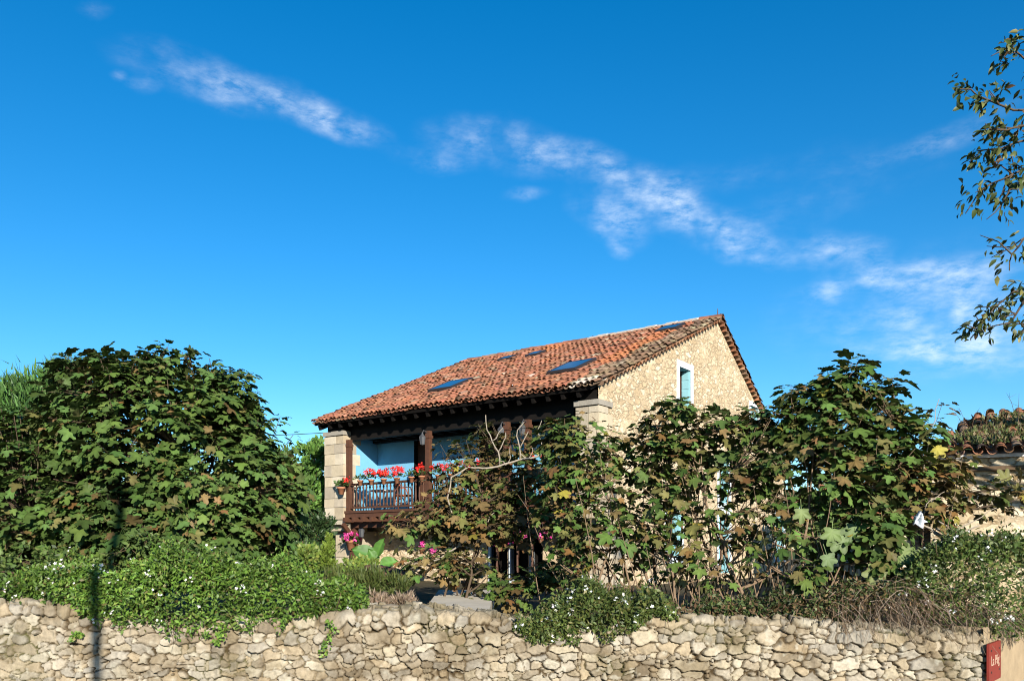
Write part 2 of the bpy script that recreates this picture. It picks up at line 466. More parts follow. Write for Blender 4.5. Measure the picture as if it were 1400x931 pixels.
NEEDLE = [(np.array([(-.10, 0, 0), (.10, 0, 0), (0, 1, 0.06)]), np.array([(0, 1, 2)]))]
FLOWER = [(np.array([(0, 0, 0)] + [(math.cos(R(k * 36)) * (.5 if k % 2 == 0 else .24), math.sin(R(k * 36)) * (.5 if k % 2 == 0 else .24), .12 if k % 2 == 0 else .05) for k in range(10)]),
           np.array([(0, 1 + k, 1 + (k + 1) % 10) for k in range(10)]))]

def nrm(a): return a / (np.linalg.norm(a, axis=-1, keepdims=True) + 1e-9)
def scatter(name, mat, tmpls, P, Y, Z, S, C, parent=None, r=None, world=True):
    """copies of small templates at P, long axis Y, face normal near Z, size S, colour C; one mesh"""
    r = r or rng
    P = np.asarray(P); N = len(P)
    Y = nrm(Y); X = nrm(np.cross(Y, Z)); Z = np.cross(X, Y)
    S = np.broadcast_to(np.asarray(S, dtype=float).reshape(-1, 1) if np.ndim(S) == 1 else np.full((N, 1), S), (N, 1))
    pick = r.integers(0, len(tmpls), N)
    VV, FF, CC, base = [], [], [], 0
    for k, tm_ in enumerate(tmpls):
        tv, tf = tm_[0], tm_[1]; tt = tm_[2] if len(tm_) > 2 else np.ones(len(tv))
        idx = np.where(pick == k)[0]
        if not len(idx): continue
        v = (tv[None, :, 0, None] * X[idx, None] + tv[None, :, 1, None] * Y[idx, None] + tv[None, :, 2, None] * Z[idx, None]) * S[idx, None] + P[idx, None]
        VV.append(v.reshape(-1, 3))
        FF.append((tf[None] + (np.arange(len(idx)) * len(tv))[:, None, None] + base).reshape(-1, 3))
        CC.append((np.asarray(C)[idx][:, None, :] * tt[None, :, None]).reshape(-1, 3))
        base += len(idx) * len(tv)
    V = np.concatenate(VV); F = np.concatenate(FF); Cc = np.concatenate(CC)
    if world: V = to_local(V, parent)
    return link(name, make_mesh(name, V, F, mat, Cc), parent)
def palette(n, cols, weights, jit=.22, r=None):
    r = r or rng
    w = np.array(weights, dtype=float); w /= w.sum()
    c = np.array(cols)[r.choice(len(cols), n, p=w)]
    return np.clip(c * r.uniform(1 - jit, 1 + jit, (n, 1)) * r.uniform(.93, 1.07, (n, 3)), 0, 1)
def rand_dirs(n, r=None):
    r = r or rng
    return nrm(r.normal(size=(n, 3)))

# ================================================================== SETTING
WALL_Y = 9.0
GZ = 0.75                 # level of the garden behind the wall
Pdir = np.array([.66, .75, 0]); Pdir /= np.linalg.norm(Pdir)     # line of the rendered wall by the entrance
P0 = np.array([5.07, 9.0, 0]); P1 = P0 + Pdir * 3.1
def sheet(name, pts, z, mat, kind='structure'):
    mb = MB(); mb.poly([(x, y, z) for x, y in pts]); o = mb.build(name, mat); tag(o, kind=kind); return o
sheet('ground', [(-700, -700), (700, -700), (700, 900), (-700, 900)], 0, M['grassy'])
sheet('road', [(-120, -7), (120, -7), (120, 7.2), (-120, 7.2)], .004, M['road'])
mb = MB(); mb.box(-120, 120, 7.2, 7.35, 0, .13); tag(mb.build('kerb', M['kerb']), kind='structure')
mb = MB(); mb.box(-120, 4.9, 7.353, 9.2, .004, .11); tag(mb.build('pavement', M['paving']), kind='structure')
sheet('driveway', [(5.0, 7.353), (8.6, 7.353), (8.6, 11.3), (P1[0], P1[1]), (P0[0], P0[1])], .008, M['paving'])
# garden terrain, a raised platform with gentle waves
n = 110
gx = np.linspace(-45, 45, n * 2); gy = np.linspace(9.42, 75, n)
X, Y = np.meshgrid(gx, gy)
# right-hand edge follows the rendered wall
lim = np.where(Y < P1[1], P0[0] + (Y - P0[1] - .12) * Pdir[0] / Pdir[1] - .05, 45)
Zg = GZ + .10 * (fbm(X * .5, Y * .5, 3) - .5) - .0 * X
Xc = np.minimum(X, lim)
V = np.stack([Xc.ravel(), Y.ravel(), Zg.ravel()], 1)
ii = np.arange(n * 2 * n).reshape(n, n * 2)
F = np.stack([ii[:-1, :-1].ravel(), ii[:-1, 1:].ravel(), ii[1:, 1:].ravel(), ii[1:, :-1].ravel()], 1)
o = link('garden_ground', make_mesh('garden_ground', V, F, M['soil'], None, True)); tag(o, kind='structure')
# pale concrete path that comes out of the house
pp = [W(576, 838, 10.2), W(668, 838, 10.2), W(676, 806, 13.6), W(600, 806, 13.6)]
mb = MB()
for k in range(12):
    a, b = k / 12, (k + 1) / 12
    q = [pp[0] + (pp[3] - pp[0]) * a, pp[1] + (pp[2] - pp[1]) * a, pp[1] + (pp[2] - pp[1]) * b, pp[0] + (pp[3] - pp[0]) * b]
    top_, bot_ = [], []
    mb.add([(p[0], p[1], p[2]) for p in q] + [(p[0], p[1], GZ - .1) for p in q], [(0, 1, 2, 3), (0, 4, 5, 1), (1, 5, 6, 2), (3, 2, 6, 7), (0, 3, 7, 4)])
tag(mb.build('garden_path', M['paving']), kind='structure')

# ------------------------------------------------------------------ dry stone wall along the road
def stone_field(x0, x1, H, seed):
    """seeds of irregular stones in wavering rows: centre, half sizes, turn"""
    r = random.Random(seed); out = []
    z = -.02
    while z < H + .6:
        h = r.uniform(.06, .125)
        x = x0 - .1
        while x < x1 + .1:
            w = h * r.choice((.75, 1.0, 1.3, 1.6, 2.1)) * r.uniform(.85, 1.25)
            t = r.gauss(0, .16)
            q = r.random()
            if q < .22:
                w *= .6
                out.append((x + w / 2, z + h * r.uniform(.2, .35), w * .5, h * .3, t)); out.append((x + w / 2 + r.uniform(-.01, .01), z + h * .78, w * .5, h * .26, r.gauss(0, .3)))
            elif x > 1.4 and q < .42:
                w *= 1.7; out.append((x + w / 2, z + h * r.uniform(.5, .9), w * .56, h * r.uniform(.8, 1.15), t * .5))
            elif q < .31:
                w *= 1.35; out.append((x + w / 2, z + h * .85, w * .60, h * .95, t * .6))
            else:
                out.append((x + w / 2, z + h / 2 + r.uniform(-.028, .028), w * .5, h * .5, t))
            x += w
        z += h
    return np.array(out)
def top_height(x):
    px = CX + x * F_PX / WALL_Y
    py = np.interp(px, [-900, -300, 0, 60, 110, 170, 300, 420, 520, 560, 640, 760, 880, 1000, 1100, 1200, 1300, 1360], [818, 820, 821, 823, 832, 846, 850, 842, 832, 831, 838, 858, 842, 843, 848, 856, 864, 868])
    return EYE - (py - HY_PX) * WALL_Y / F_PX - .045
def rubble_wall(parent, name, x0, x1, y, thick, step=.011, seed=5):
    nx = int((x1 - x0) / step) + 1
    xs = np.linspace(x0, x1, nx)
    Ht = top_height(xs) + .055 * (fbm(xs * 3.2, xs * 0 + 1, 9, 3) - .45)
    Hm = 1.0
    nt = int((Hm + thick) / step)
    t = np.linspace(0, Hm + thick, nt)
    T, Xg = np.meshgrid(t, xs, indexing='ij')
    HT = np.broadcast_to(Ht, T.shape)
    S = np.where(T < Hm, T * HT / Hm, HT + (T - Hm))     # arc length up the face, then back over the top
    seeds = stone_field(x0, x1, Hm + thick, seed)
    ux = Xg + .055 * (fbm(Xg * 8, S * 8, 21) - .5) * 2; us = S + .05 * (fbm(Xg * 8 + 50, S * 8, 22) - .5) * 2
    f1 = np.full(Xg.shape, 9.); f2 = np.full(Xg.shape, 9.); id1 = np.zeros(Xg.shape, dtype=int)
    for i, (sx, ss, a, b, tn) in enumerate(seeds):
        ca, sa = math.cos(tn), math.sin(tn)
        i0 = max(0, int((sx - 3.2 * a - .12 - x0) / step)); i1 = min(nx, int((sx + 3.2 * a + .12 - x0) / step) + 2)
        if i1 <= i0: continue
        ex = ux[:, i0:i1] - sx; es = us[:, i0:i1] - ss
        dx = np.abs(ex * ca + es * sa) / a; ds = np.abs(es * ca - ex * sa) / b
        d = np.maximum(np.maximum(dx, ds), .74 * (dx + ds))
        A, B, C = f1[:, i0:i1], f2[:, i0:i1], id1[:, i0:i1]
        near = d < A
        B[:] = np.where(near, A, np.minimum(B, d)); C[:] = np.where(near, i, C); A[:] = np.minimum(A, d)
    gap = f2 - f1
    rr = np.random.default_rng(seed)
    amp = rr.uniform(.6, 1.2, len(seeds)); tx = rr.uniform(-.22, .22, len(seeds)); tz = rr.uniform(-.26, .14, len(seeds)); push = rr.uniform(-.026, .026, len(seeds))
    joint = np.clip((gap - .05) / .26, 0, 1); joint = joint * joint * (3 - 2 * joint)
    dx = Xg - seeds[id1, 0]; ds = S - seeds[id1, 1]
    h = joint * (.050 * amp[id1] + push[id1] + tx[id1] * dx + tz[id1] * ds) + .034 * (fbm(Xg * 16, S * 16, 31, 4) - .5) * (.35 + joint) + .012 * (np.abs(fbm(Xg * 30 + 9, S * 30, 33, 3) - .5)) * joint
    h += .05 * (fbm(Xg * .8, S * .8, 40, 2) - .5)
    # bend over the top
    ang = np.clip((S - HT + .06) / .12, 0, 1) * math.pi / 2
    yb = np.where(S < HT - .06, 0, np.where(S < HT + .06, .076 * (1 - np.cos(ang)), .076 + (S - HT - .06)))
    zb = np.where(S < HT - .06, S, np.where(S < HT + .06, HT - .06 + .076 * np.sin(ang), HT + .016))
    Vx = Xg; Vy = y + yb - h * np.cos(ang); Vz = zb + h * np.sin(ang)
    pal = np.array([(.43, .355, .24), (.47, .40, .275), (.40, .33, .225), (.51, .44, .325), (.46, .37, .24), (.45, .39, .29), (.35, .29, .20), (.52, .46, .34), (.40, .355, .275)])
    sc = .88 * np.array([.98, 1.0, 1.06]) * pal[rr.integers(0, len(pal), len(seeds))] * rr.uniform(.86, 1.1, (len(seeds), 1))
    c = sc[id1]
    stain = np.clip((fbm(Xg * 3, S * 3, 77, 5) - .47) * 5, 0, 1)[..., None]
    c = c * (1 - .42 * stain * np.array([.9, 1.0, 1.15]))
    mort = np.array([.060, .040, .018]) * (0.8 + .5 * fbm(Xg * 6, S * 6, 55)[..., None])
    jm = np.clip((gap - .09 - .10 * (fbm(Xg * 2.5, S * 2.5, 58, 2) - .4)) / .14, 0, 1)[..., None]
    c = mort * (1 - jm) + c * jm
    # flush pale mortar in patches
    pm = np.clip((fbm(Xg * 1.1, S * 1.6, 91, 3) - .47) * 9, 0, 1)[..., None] * (1 - jm)
    c = c * (1 - .7 * pm) + np.array([.27, .22, .145]) * .7 * pm
    ms = np.clip((fbm(Xg * 1.7 + 30, S * 2.6, 95, 4) - .50) * 6, 0, 1)[..., None] * (1 - .75 * jm)
    c = c * (1 - .7 * ms) + np.array([.075, .080, .024]) * .7 * ms
    lich = np.clip((fbm(Xg * 11 + 70, S * 11, 97, 3) - .60) * 12, 0, 1)[..., None] * jm
    c = c * (1 - .45 * lich) + np.array([.50, .48, .40]) * .45 * lich
    # soil and moss on top
    tp = np.clip((S - HT + .02) / .10, 0, 1)[..., None] * np.clip((fbm(Xg * 5, S * 5, 62) - .30) * 5, 0, 1)[..., None]
    c = c * (1 - .55 * tp) + np.array([.12, .10, .045]) * .55 * tp
    V = np.stack([Vx.ravel(), Vy.ravel(), Vz.ravel()], 1)
    ii = np.arange(nt * nx).reshape(nt, nx)
    F = np.stack([ii[:-1, :-1].ravel(), ii[:-1, 1:].ravel(), ii[1:, 1:].ravel(), ii[1:, :-1].ravel()], 1)
    me = make_mesh(name, to_local(V, parent), F, M['rubble'], c.reshape(-1, 3), True)
    return link(name, me, parent)
wall = thing('stone_wall', 'low beige rubble stone wall running along the whole bottom of the view', 'wall', (-1.4, WALL_Y + .2, 0))
rubble_wall(wall, 'wall_face', -8.2, 5.07, WALL_Y, .42)
def lump(mb, c, r3, seed, n=7):
    r = random.Random(seed)
    rows = [(0, -1), (.75, -.65), (1, 0), (.8, .6), (0, 1)]
    V = []; F = []
    for i, (k, z) in enumerate(rows):
        for j in range(n):
            a = 2 * math.pi * j / n
            q = r.uniform(.8, 1.15)
            V.append((c[0] + math.cos(a) * k * r3[0] * q, c[1] + math.sin(a) * k * r3[1] * q, c[2] + z * r3[2] * r.uniform(.85, 1.1)))
    for i in range(len(rows) - 1):
        for j in range(n):
            F.append((i * n + j, i * n + (j + 1) % n, (i + 1) * n + (j + 1) % n, (i + 1) * n + j))
    mb.add(V, F)
mb = MB()
pal = [(.33, .29, .21), (.29, .245, .17), (.37, .33, .25), (.26, .22, .16)]
x = -8.0; k = 0
while x < 4.9:
    w = rnd.uniform(.05, .15); x += w * 1.0
    if rnd.random() < .82:
        mb.col = rnd.choice(pal)
        lump(mb, (x, WALL_Y + rnd.uniform(.06, .30), float(top_height(np.array(x))) + .02 + rnd.uniform(-.02, .03)), (w, w * rnd.uniform(.7, 1.0), rnd.uniform(.035, .075)), k)
    x += w * .75; k += 1
cop = mb.build('coping', M['rubble'], wall, True, world=True)
sbs = cop.modifiers.new('round', 'SUBSURF'); sbs.levels = 1; sbs.render_levels = 1

# rendered retaining wall that turns into the driveway
rw = thing('rendered_wall', 'smooth sandy rendered wall turning away from the road behind the red sign', 'wall', (P0[0], P0[1], 0))
Nn = np.array([Pdir[1], -Pdir[0], 0])          # faces the driveway
nL, nH = 130, 60
u = np.linspace(-.02, 3.1, nL); z = np.linspace(0, .80, nH)
U, Zz = np.meshgrid(u, z)
h = .03 * (fbm(U * 2, Zz * 2, 5) - .5) + .012 * (fbm(U * 14, Zz * 14, 6) - .5)
q = P0[None, None] + U[..., None] * Pdir + h[..., None] * Nn + np.stack([0 * U, 0 * U, Zz], -1)
ii = np.arange(nL * nH).reshape(nH, nL)
Fq = np.stack([ii[:-1, :-1].ravel(), ii[:-1, 1:].ravel(), ii[1:, 1:].ravel(), ii[1:, :-1].ravel()], 1)
link('render_face', make_mesh('render_face', to_local(q.reshape(-1, 3), rw), Fq, M['render'], None, True), rw)
mb = MB()
cc = P0 + Pdir * 1.56 - Nn * .16 + np.array([0, 0, .40])
mb.obox(cc, Pdir * 1.52, Nn * .13, np.array([0, 0, .396])); mb.build('wall_core', M['render'], rw, world=True)

# red sign fixed to the rendered wall
sg = thing('wall_sign', 'red rectangular sign with pale worn lettering fixed to the sandy rendered wall', 'sign', tuple(P0 + Nn * .05))
s0 = W(1344, 905, 1); s0 = P0 - Pdir * .10 + Nn * .06
SL, SZ0, SZ1 = .56, .225, .64
up = np.array([0, 0, 1.])
def sgn(u, w, off): return s0 + Pdir * u + Nn * off + np.array([0, 0, w])
prof = []
for (cu, cw, a0) in ((SL - .03, SZ1 - .03, 0), (.03, SZ1 - .03, 90), (.03, SZ0 + .03, 180), (SL - .03, SZ0 + .03, 270)):
    for j in range(5):
        a = R(a0 + 22.5 * j); prof.append((cu + .03 * math.cos(a), cw + .03 * math.sin(a)))
mb = MB(); k = len(prof)
mb.add([sgn(a, b, .012) for a, b in prof] + [sgn(a, b, -.012) for a, b in prof],
       [tuple(range(k)), tuple(range(2 * k - 1, k - 1, -1))] + [(i, k + i, k + (i + 1) % k, (i + 1) % k) for i in range(k)])
mb.build('panel', M['red'], sg, world=True)
for (a, b) in ((.10, .33), (.10, .56), (.47, .33), (.47, .56)):
    mb = MB(); mb.tube([sgn(a, b, -.07), sgn(a, b, .016)], .012, 8); mb.build('bolt', M['iron'], sg, world=True)
def sign_text(body, u, w, size, mat):
    cu = bpy.data.curves.new('lettering', 'FONT'); cu.body = body; cu.size = size; cu.extrude = .002; cu.space_character = 1.0
    tmp = bpy.data.objects.new('lettering', cu); COL.objects.link(tmp)
    dg = bpy.context.evaluated_depsgraph_get()
    me = bpy.data.meshes.new_from_object(tmp.evaluated_get(dg))
    vv = np.array([v.co[:] for v in me.vertices]); ff = [tuple(p.vertices) for p in me.polygons]
    bpy.data.objects.remove(tmp)
    P = s0[None] + vv[:, :1] * Pdir + vv[:, 1:2] * up + (vv[:, 2:3] + .016) * Nn + (Pdir * u + up * w)[None]
    link('lettering', make_mesh('lettering', to_local(P, sg), ff, mat), sg)
sign_text("La Pág", .075, .40, .15, M['lettering'])

# ================================================================== STONE HOUSE
HO = np.array([1.87, 18.6, GZ]); HROT = -math.atan2(.597, .802)
HXd = np.array([math.cos(HROT), math.sin(HROT), 0]); HYd = np.array([-math.sin(HROT), math.cos(HROT), 0])
def h2w(x, y, z): return HO + HXd * x + HYd * y + np.array([0, 0, z])
def ray_local(px, py):
    o = np.array([0, 0, EYE]) - HO; d = np.array([(px - CX) / F_PX, 1, (HY_PX - py) / F_PX])
    return np.array([o @ HXd, o @ HYd, o[2]]), np.array([d @ HXd, d @ HYd, d[2]])
def on_x(px, py, x):
    o, d = ray_local(px, py); t = (x - o[0]) / d[0]; return o + t * d
def on_y(px, py, y):
    o, d = ray_local(px, py); t = (y - o[1]) / d[1]; return o + t * d
RY, RZ, EZ, LEN, DEP = 7.03, 7.58, 4.56, 9.56, 11.8
S_FRONT = np.array([0, RY, RZ - EZ]); S_LEN = np.linalg.norm(S_FRONT); S_FRONT = S_FRONT / S_LEN
N_FRONT = np.array([0, -S_FRONT[2], S_FRONT[1]])
S_BACK = np.array([0, RY - DEP, RZ - EZ]); B_LEN = np.linalg.norm(S_BACK); S_BACK = S_BACK / B_LEN
N_BACK = np.array([0, S_BACK[2], -S_BACK[1]])
def on_roof(px, py):
    o, d = ray_local(px, py); c = np.array([0, 0, EZ])
    t = ((c - o) @ N_FRONT) / (d @ N_FRONT); p = o + t * d
    return p[0], (p - c) @ S_FRONT
house = thing('stone_house', 'two storey stone house with terracotta tiled roof, blue walls and wooden gallery', 'house', tuple(HO), HROT)

def roof_h(y):
    return EZ + (RZ - EZ) * y / RY if y <= RY else RZ - (RZ - EZ) * (y - RY) / (DEP - RY)
def clip_poly(P, a, b, c):
    """keep a*x+b*y<=c"""
    out = []
    for i in range(len(P)):
        p, q = P[i], P[(i + 1) % len(P)]
        fp, fq = a * p[0] + b * p[1] - c, a * q[0] + b * q[1] - c
        if fp <= 0: out.append(p)
        if fp * fq < 0:
            t = fp / (fp - fq); out.append((p[0] + t * (q[0] - p[0]), p[1] + t * (q[1] - p[1])))
    return out
def pierced(mb, us, ws, holes, place, clips=(), reveal=None, depth=.3, voids=(), rev_name='window_reveal', rev_mat=None):
    """wall face with rectangular holes and reveals; place(u,w,depth)->xyz"""
    for i in range(len(us) - 1):
        for j in range(len(ws) - 1):
            cu, cw = (us[i] + us[i + 1]) / 2, (ws[j] + ws[j + 1]) / 2
            if any(h[0] < cu < h[1] and h[2] < cw < h[3] for h in list(holes) + list(voids)): continue
            P = [(us[i], ws[j]), (us[i + 1], ws[j]), (us[i + 1], ws[j + 1]), (us[i], ws[j + 1])]
            for c in clips:
                P = clip_poly(P, *c)
                if len(P) < 3: break
            if len(P) >= 3: mb.poly([place(a, b, 0) for a, b in P])
    for (a, b, c, d) in holes:
        for (p, q) in (((a, c), (b, c)), ((b, c), (b, d)), ((b, d), (a, d)), ((a, d), (a, c))):
            if (p, q) == ((a, c), (b, c)): rv_ = MB()
            rv_.poly([place(*p, 0), place(*q, 0), place(*q, depth), place(*p, depth)])
        rv_.build(rev_name, rev_mat, house)

GX = -.14                                           # plane of the gable wall
# window openings of the gable, found on its plane: (y0,y1,z0,z1)
def g_open(pxl, pyt, pxr, pyb):
    a = on_x(pxl, pyt, GX); b = on_x(pxr, pyb, GX); return [a[1], b[1], b[2], a[2]]
w1a, w1b = on_x(929, 501, GX), on_x(944, 545, GX)
OPEN = []
attic = (w1a[1], on_x(944, 510, GX)[1], on_x(929, 556, GX)[2], w1a[2]); OPEN.append(attic)
def opening(pxc, pyt, wid, hei):
    c = on_x(pxc, pyt, GX); return (c[1] - wid / 2, c[1] + wid / 2, c[2] - hei, c[2])
OPEN.append(opening(1031, 556, .62, 1.1))
OPEN.append(opening(990, 630, .75, 1.25))
OPEN.append(opening(922, 700, .85, 1.2))
OPEN.append(opening(990, 702, .8, 1.75))
OPEN.append(opening(1066, 700, .8, 1.55))
OPEN = [(a, b, max(c, .02), d) for a, b, c, d in OPEN]
gy0 = .32
us = sorted(set([gy0, .75, DEP - .12] + list(np.arange(1.2, DEP - .3, 1.0)) + [v for o_ in OPEN for v in o_[:2]]))
ws = sorted(set([-.3, 1.42, 8.0] + list(np.arange(.5, 7.5, 1.0)) + [v for o_ in OPEN for v in o_[2:]]))
sl1 = (RZ - EZ) / RY; sl2 = (RZ - EZ) / (DEP - RY)
clips = [(-sl1, 1, EZ - .03), (sl2, 1, RZ + sl2 * RY - .03)]
mb = MB(); rv = MB()
pierced(mb, us, ws, OPEN, lambda u, w, d: (GX - d, u, w), clips, rv, .32, [(.3, .75, -1, 1.42)], 'window_reveal', M['shutter'])
mb.build('gable_wall', M['gable'], house)
# pale blue-white painted surrounds, reaching 14 cm round each opening, 12 mm proud
for i, (a, b, c, d) in enumerate(OPEN):
    m_ = .17 if i == 0 else .14
    mb = MB(); x0, x1 = GX, GX + .012
    mb.box(x0 - .02, x1, a - m_, a, c - m_, d + m_); mb.box(x0 - .02, x1, b, b + m_, c - m_, d + m_)
    mb.box(x0 - .02, x1 - .002, a, b, d, d + m_)
    if c > .2: mb.box(x0 - .02, x1 + .05, a, b, c - m_, c)
    wf = mb.build('window_surround', M['white'], house)
    mb = MB(); fx0, fx1 = GX - .30, GX - .25; fw = .05
    mb.box(fx0, fx1, a, a + fw, c, d); mb.box(fx0, fx1, b - fw, b, c, d); mb.box(fx0, fx1, a + fw, b - fw, d - fw, d); mb.box(fx0, fx1, a + fw, b - fw, c, c + fw)
    mb.box(fx0 + .005, fx1 - .005, (a + b) / 2 - .02, (a + b) / 2 + .02, c + fw, d - fw)
    wd = mb.build('window', M['wood'], house)
    mb = MB(); mb.box(fx0 + .01, fx0 + .016, a + fw, b - fw, c + fw, d - fw); mb.build('pane', M['glass'], wd)
    mb = MB()                      # shutter folded back against the far reveal
    if i in (0, 2, 3):
        mb.box(GX - .24, GX - .01, b - .045, b - .012, c + .03, d - .03)
        for k in range(4): mb.box(GX - .22, GX - .03, b - .055, b - .045, c + .1 + k * (d - c - .25) / 3.4, c + .1 + k * (d - c - .25) / 3.4 + (d - c - .3) / 4.2)
        mb.build('shutter', M['shutter'], house)
    else:
        mb.box(GX - .02, GX - .005, a + .01, a + .10, c + .02, d - .02); mb.box(GX - .2, GX - .02, a + .012, a + .04, c + .02, d - .02); mb.build('shutter', M['shutter'], house)
# far side walls
mb = MB()
mb.poly([(-LEN + .16, DEP - .12, -.3), (GX, DEP - .12, -.3), (GX, DEP - .12, EZ), (-LEN + .16, DEP - .12, EZ)])
mb.poly([(-LEN + .16, .75, -.3), (-LEN + .16, DEP - .12, -.3), (-LEN + .16, DEP - .12, EZ), (-LEN + .16, RY, RZ - .05), (-LEN + .16, .75, EZ + .75 * sl1 - .03)])
mb.build('rear_wall', M['gable'], house)
# upper facade (back of the gallery): blue plaster with doors; lower facade: rubble
FY = 1.65; FLOOR = 1.96
xl, xr = -LEN + .9, GX - .35
def f_open(pxl, pxr, y, z0, z1):
    return (on_y(pxl, 650, y)[0], on_y(pxr, 650, y)[0], z0, z1)
UP = [f_open(566, 590, FY, FLOOR + .05, FLOOR + 2.05), f_open(655, 690, FY, FLOOR + .05, FLOOR + 2.05)]
mb = MB(); rv = MB()
pierced(mb, sorted(set([xl, xr] + [v for o_ in UP for v in o_[:2]])), sorted(set([FLOOR, 4.6] + [v for o_ in UP for v in o_[2:]])), UP, lambda u, w, d: (u, FY + d, w), (), rv, .25, (), 'door_reveal', M['darkwood'])
mb.build('gallery_wall', M['blue'], house)
for (a, b, c, d) in UP:
    mb = MB(); mb.box(a, b, FY + .16, FY + .2, c, d)
    for k in range(3): mb.box(a + .08, b - .08, FY + .145, FY + .16, c + .1 + k * .66, c + .62 + k * .66)
    dr = mb.build('door', M['wood'], house)
    mb = MB(); mb.tube([(b - .1, FY + .1, c + 1), (b - .1, FY + .16, c + 1)], .02, 6); mb.build('handle', M['iron'], dr)
LO = [f_open(672, 694, FY, .0, 1.55), f_open(700, 722, FY, .0, 1.55), f_open(728, 742, FY, .0, 1.55)]
mb = MB(); rv = MB()
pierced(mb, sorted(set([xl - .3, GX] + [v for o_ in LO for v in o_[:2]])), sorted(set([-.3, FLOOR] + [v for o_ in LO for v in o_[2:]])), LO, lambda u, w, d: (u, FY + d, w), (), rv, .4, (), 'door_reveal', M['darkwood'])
mb.build('facade_wall', M['gable'], house)
for i, (a, b, c, d) in enumerate(LO):
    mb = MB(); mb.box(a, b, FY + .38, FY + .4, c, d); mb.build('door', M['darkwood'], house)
    mb = MB(); mb.box(a - .07, a, FY - .05, FY + .1, c, d + .08); mb.box(a, b, FY - .04, FY + .08, d, d + .08); mb.build('door_frame', M['white'], house)
    mb = MB()                      # brown leaf standing open, outward
    mb.obox(((b - .16), FY - .22, (c + d) / 2 + .1), np.array([.16, -.24, 0]), np.array([.015, .010, 0]), np.array([0, 0, (d - c) / 2 - .2]))
    for k in range(4):
        mb.obox((b - .16 + (k - 1.5) * .08 - .018, FY - .22 - (k - 1.5) * .12 - .012, (c + d) / 2 + .1), np.array([.033, -.05, 0]), np.array([.004, .003, 0]), np.array([0, 0, (d - c) / 2 - .24]))
    mb.build('door_leaf', M['wood'], house)
# projecting side piers with stone quoins, corbels and capitals
def pier(x0, x1, inner):
    mb = MB(); mb.box(x0 + .03, x1 - (.06 if inner < 0 else .004), .36, FY + .05, FLOOR - .2, 4.14); mb.build('pier_wall', M['blue'], house)
    mb = MB(); mb.box(x0 + .08, x1 - .08, .34, FY + .05, 4.30, 4.50); mb.build('wall_plate', M['darkwood'], house)
    mb = MB(); z = FLOOR - .22; r = random.Random(int(abs(x0) * 10)); k = 0
    pal = [(.58, .49, .35), (.52, .43, .30), (.63, .55, .42), (.49, .42, .32)]
    while z < 4.12:
        hgt = min(r.uniform(.24, .36), 4.15 - z)
        dep = .30 + (.30 if k % 2 else .12) + r.uniform(0, .08)
        cut = x0 + (x1 - x0) * r.uniform(.35, .65)
        j = .006
        for (a, b) in ((x0, cut - j), (cut + j, x1)):
            mb.col = tuple(np.array(r.choice(pal)) * r.uniform(.9, 1.08))
            q = r.uniform(0, .012)
            mb.box(a - (q if a == x0 else 0), b + (q if b == x1 else 0), .30 - q, .30 + dep, z + j, z + hgt - j)
        z += hgt; k += 1
    # capital
    mb.col = (.36, .33, .28); mb.box(x0 - .03, x1 + .03, .25, .9, 4.16, 4.28)
    # corbel below
    for (y0, z0, z1) in ((.34, 1.60, 1.735), (.52, 1.42, 1.595)):
        mb.col = tuple(np.array(r.choice(pal)) * .95); mb.box(x0 - .03, x1 + .03, y0, 1.2, z0, z1)
    z = -.3
    while z < 1.4:
        hgt = min(r.uniform(.26, .4), 1.415 - z)
        cut = x0 + (x1 - x0) * r.uniform(.35, .65)
        for (a, b) in ((x0, cut - .006), (cut + .006, x1)):
            mb.col = tuple(np.array(r.choice(pal)) * r.uniform(.88, 1.08)); q = r.uniform(0, .012)
            mb.box(a, b, .72 - q, FY + .03, z + .006, z + hgt - .006)
        z += hgt
    mb.build('pier', M['ashlar'], house)
pier(-9.36, -8.57, 1); pier(-.72, -.12, -1)
mb = MB(); mb.col = (.5, .42, .30)

# roof: deck, rafters, tiles, ridge
mb = MB()
def slab(mb, c, S, L, x0, x1, Nv, t0, t1):
    P = []
    for h in (t0, t1):
        for s in (0, L):
            for x in (x0, x1):
                P.append(np.array(c) + S * s + Nv * h + np.array([x, 0, 0]))
    mb.add(P, [(0, 2, 3, 1), (4, 5, 7, 6), (0, 1, 5, 4), (2, 6, 7, 3), (0, 4, 6, 2), (1, 3, 7, 5)])
slab(mb, (0, 0, EZ), S_FRONT, S_LEN - .03, -LEN + .06, -.16, N_FRONT, -.11, -.04)
slab(mb, (0, DEP, EZ), S_BACK, B_LEN - .03, -LEN + .06, -.16, N_BACK, -.11, -.04)
mb.build('roof_deck', M['darkwood'], house)
mb = MB()
x = -LEN + .2
while x < -.2:
    a = np.array([x, 0.03, EZ]) - N_FRONT * .18; b = a + S_FRONT * 2.2
    mb.obox((a + b) / 2, np.array([.045, 0, 0]), S_FRONT * 1.1, N_FRONT * .068); x += .42
mb.box(-8.56, -.95, .56, .76, 4.02, 4.30); mb.box(-LEN + .1, -.16, .58, .74, 4.505, 4.62)
mb.box(-8.56, -.95, .60, .70, 4.305, 4.50)
mb.box(-8.56, -.95, 1.45, 1.64, 4.02, 4.2)
x = -8.3
while x < -1: mb.box(x, x + .09, .77, 1.44, 4.06, 4.2); x += .5
mb.box(-8.56, -.95, .77, 1.64, 4.205, 4.24)
mb.build('rafters', M['darkwood'], house)

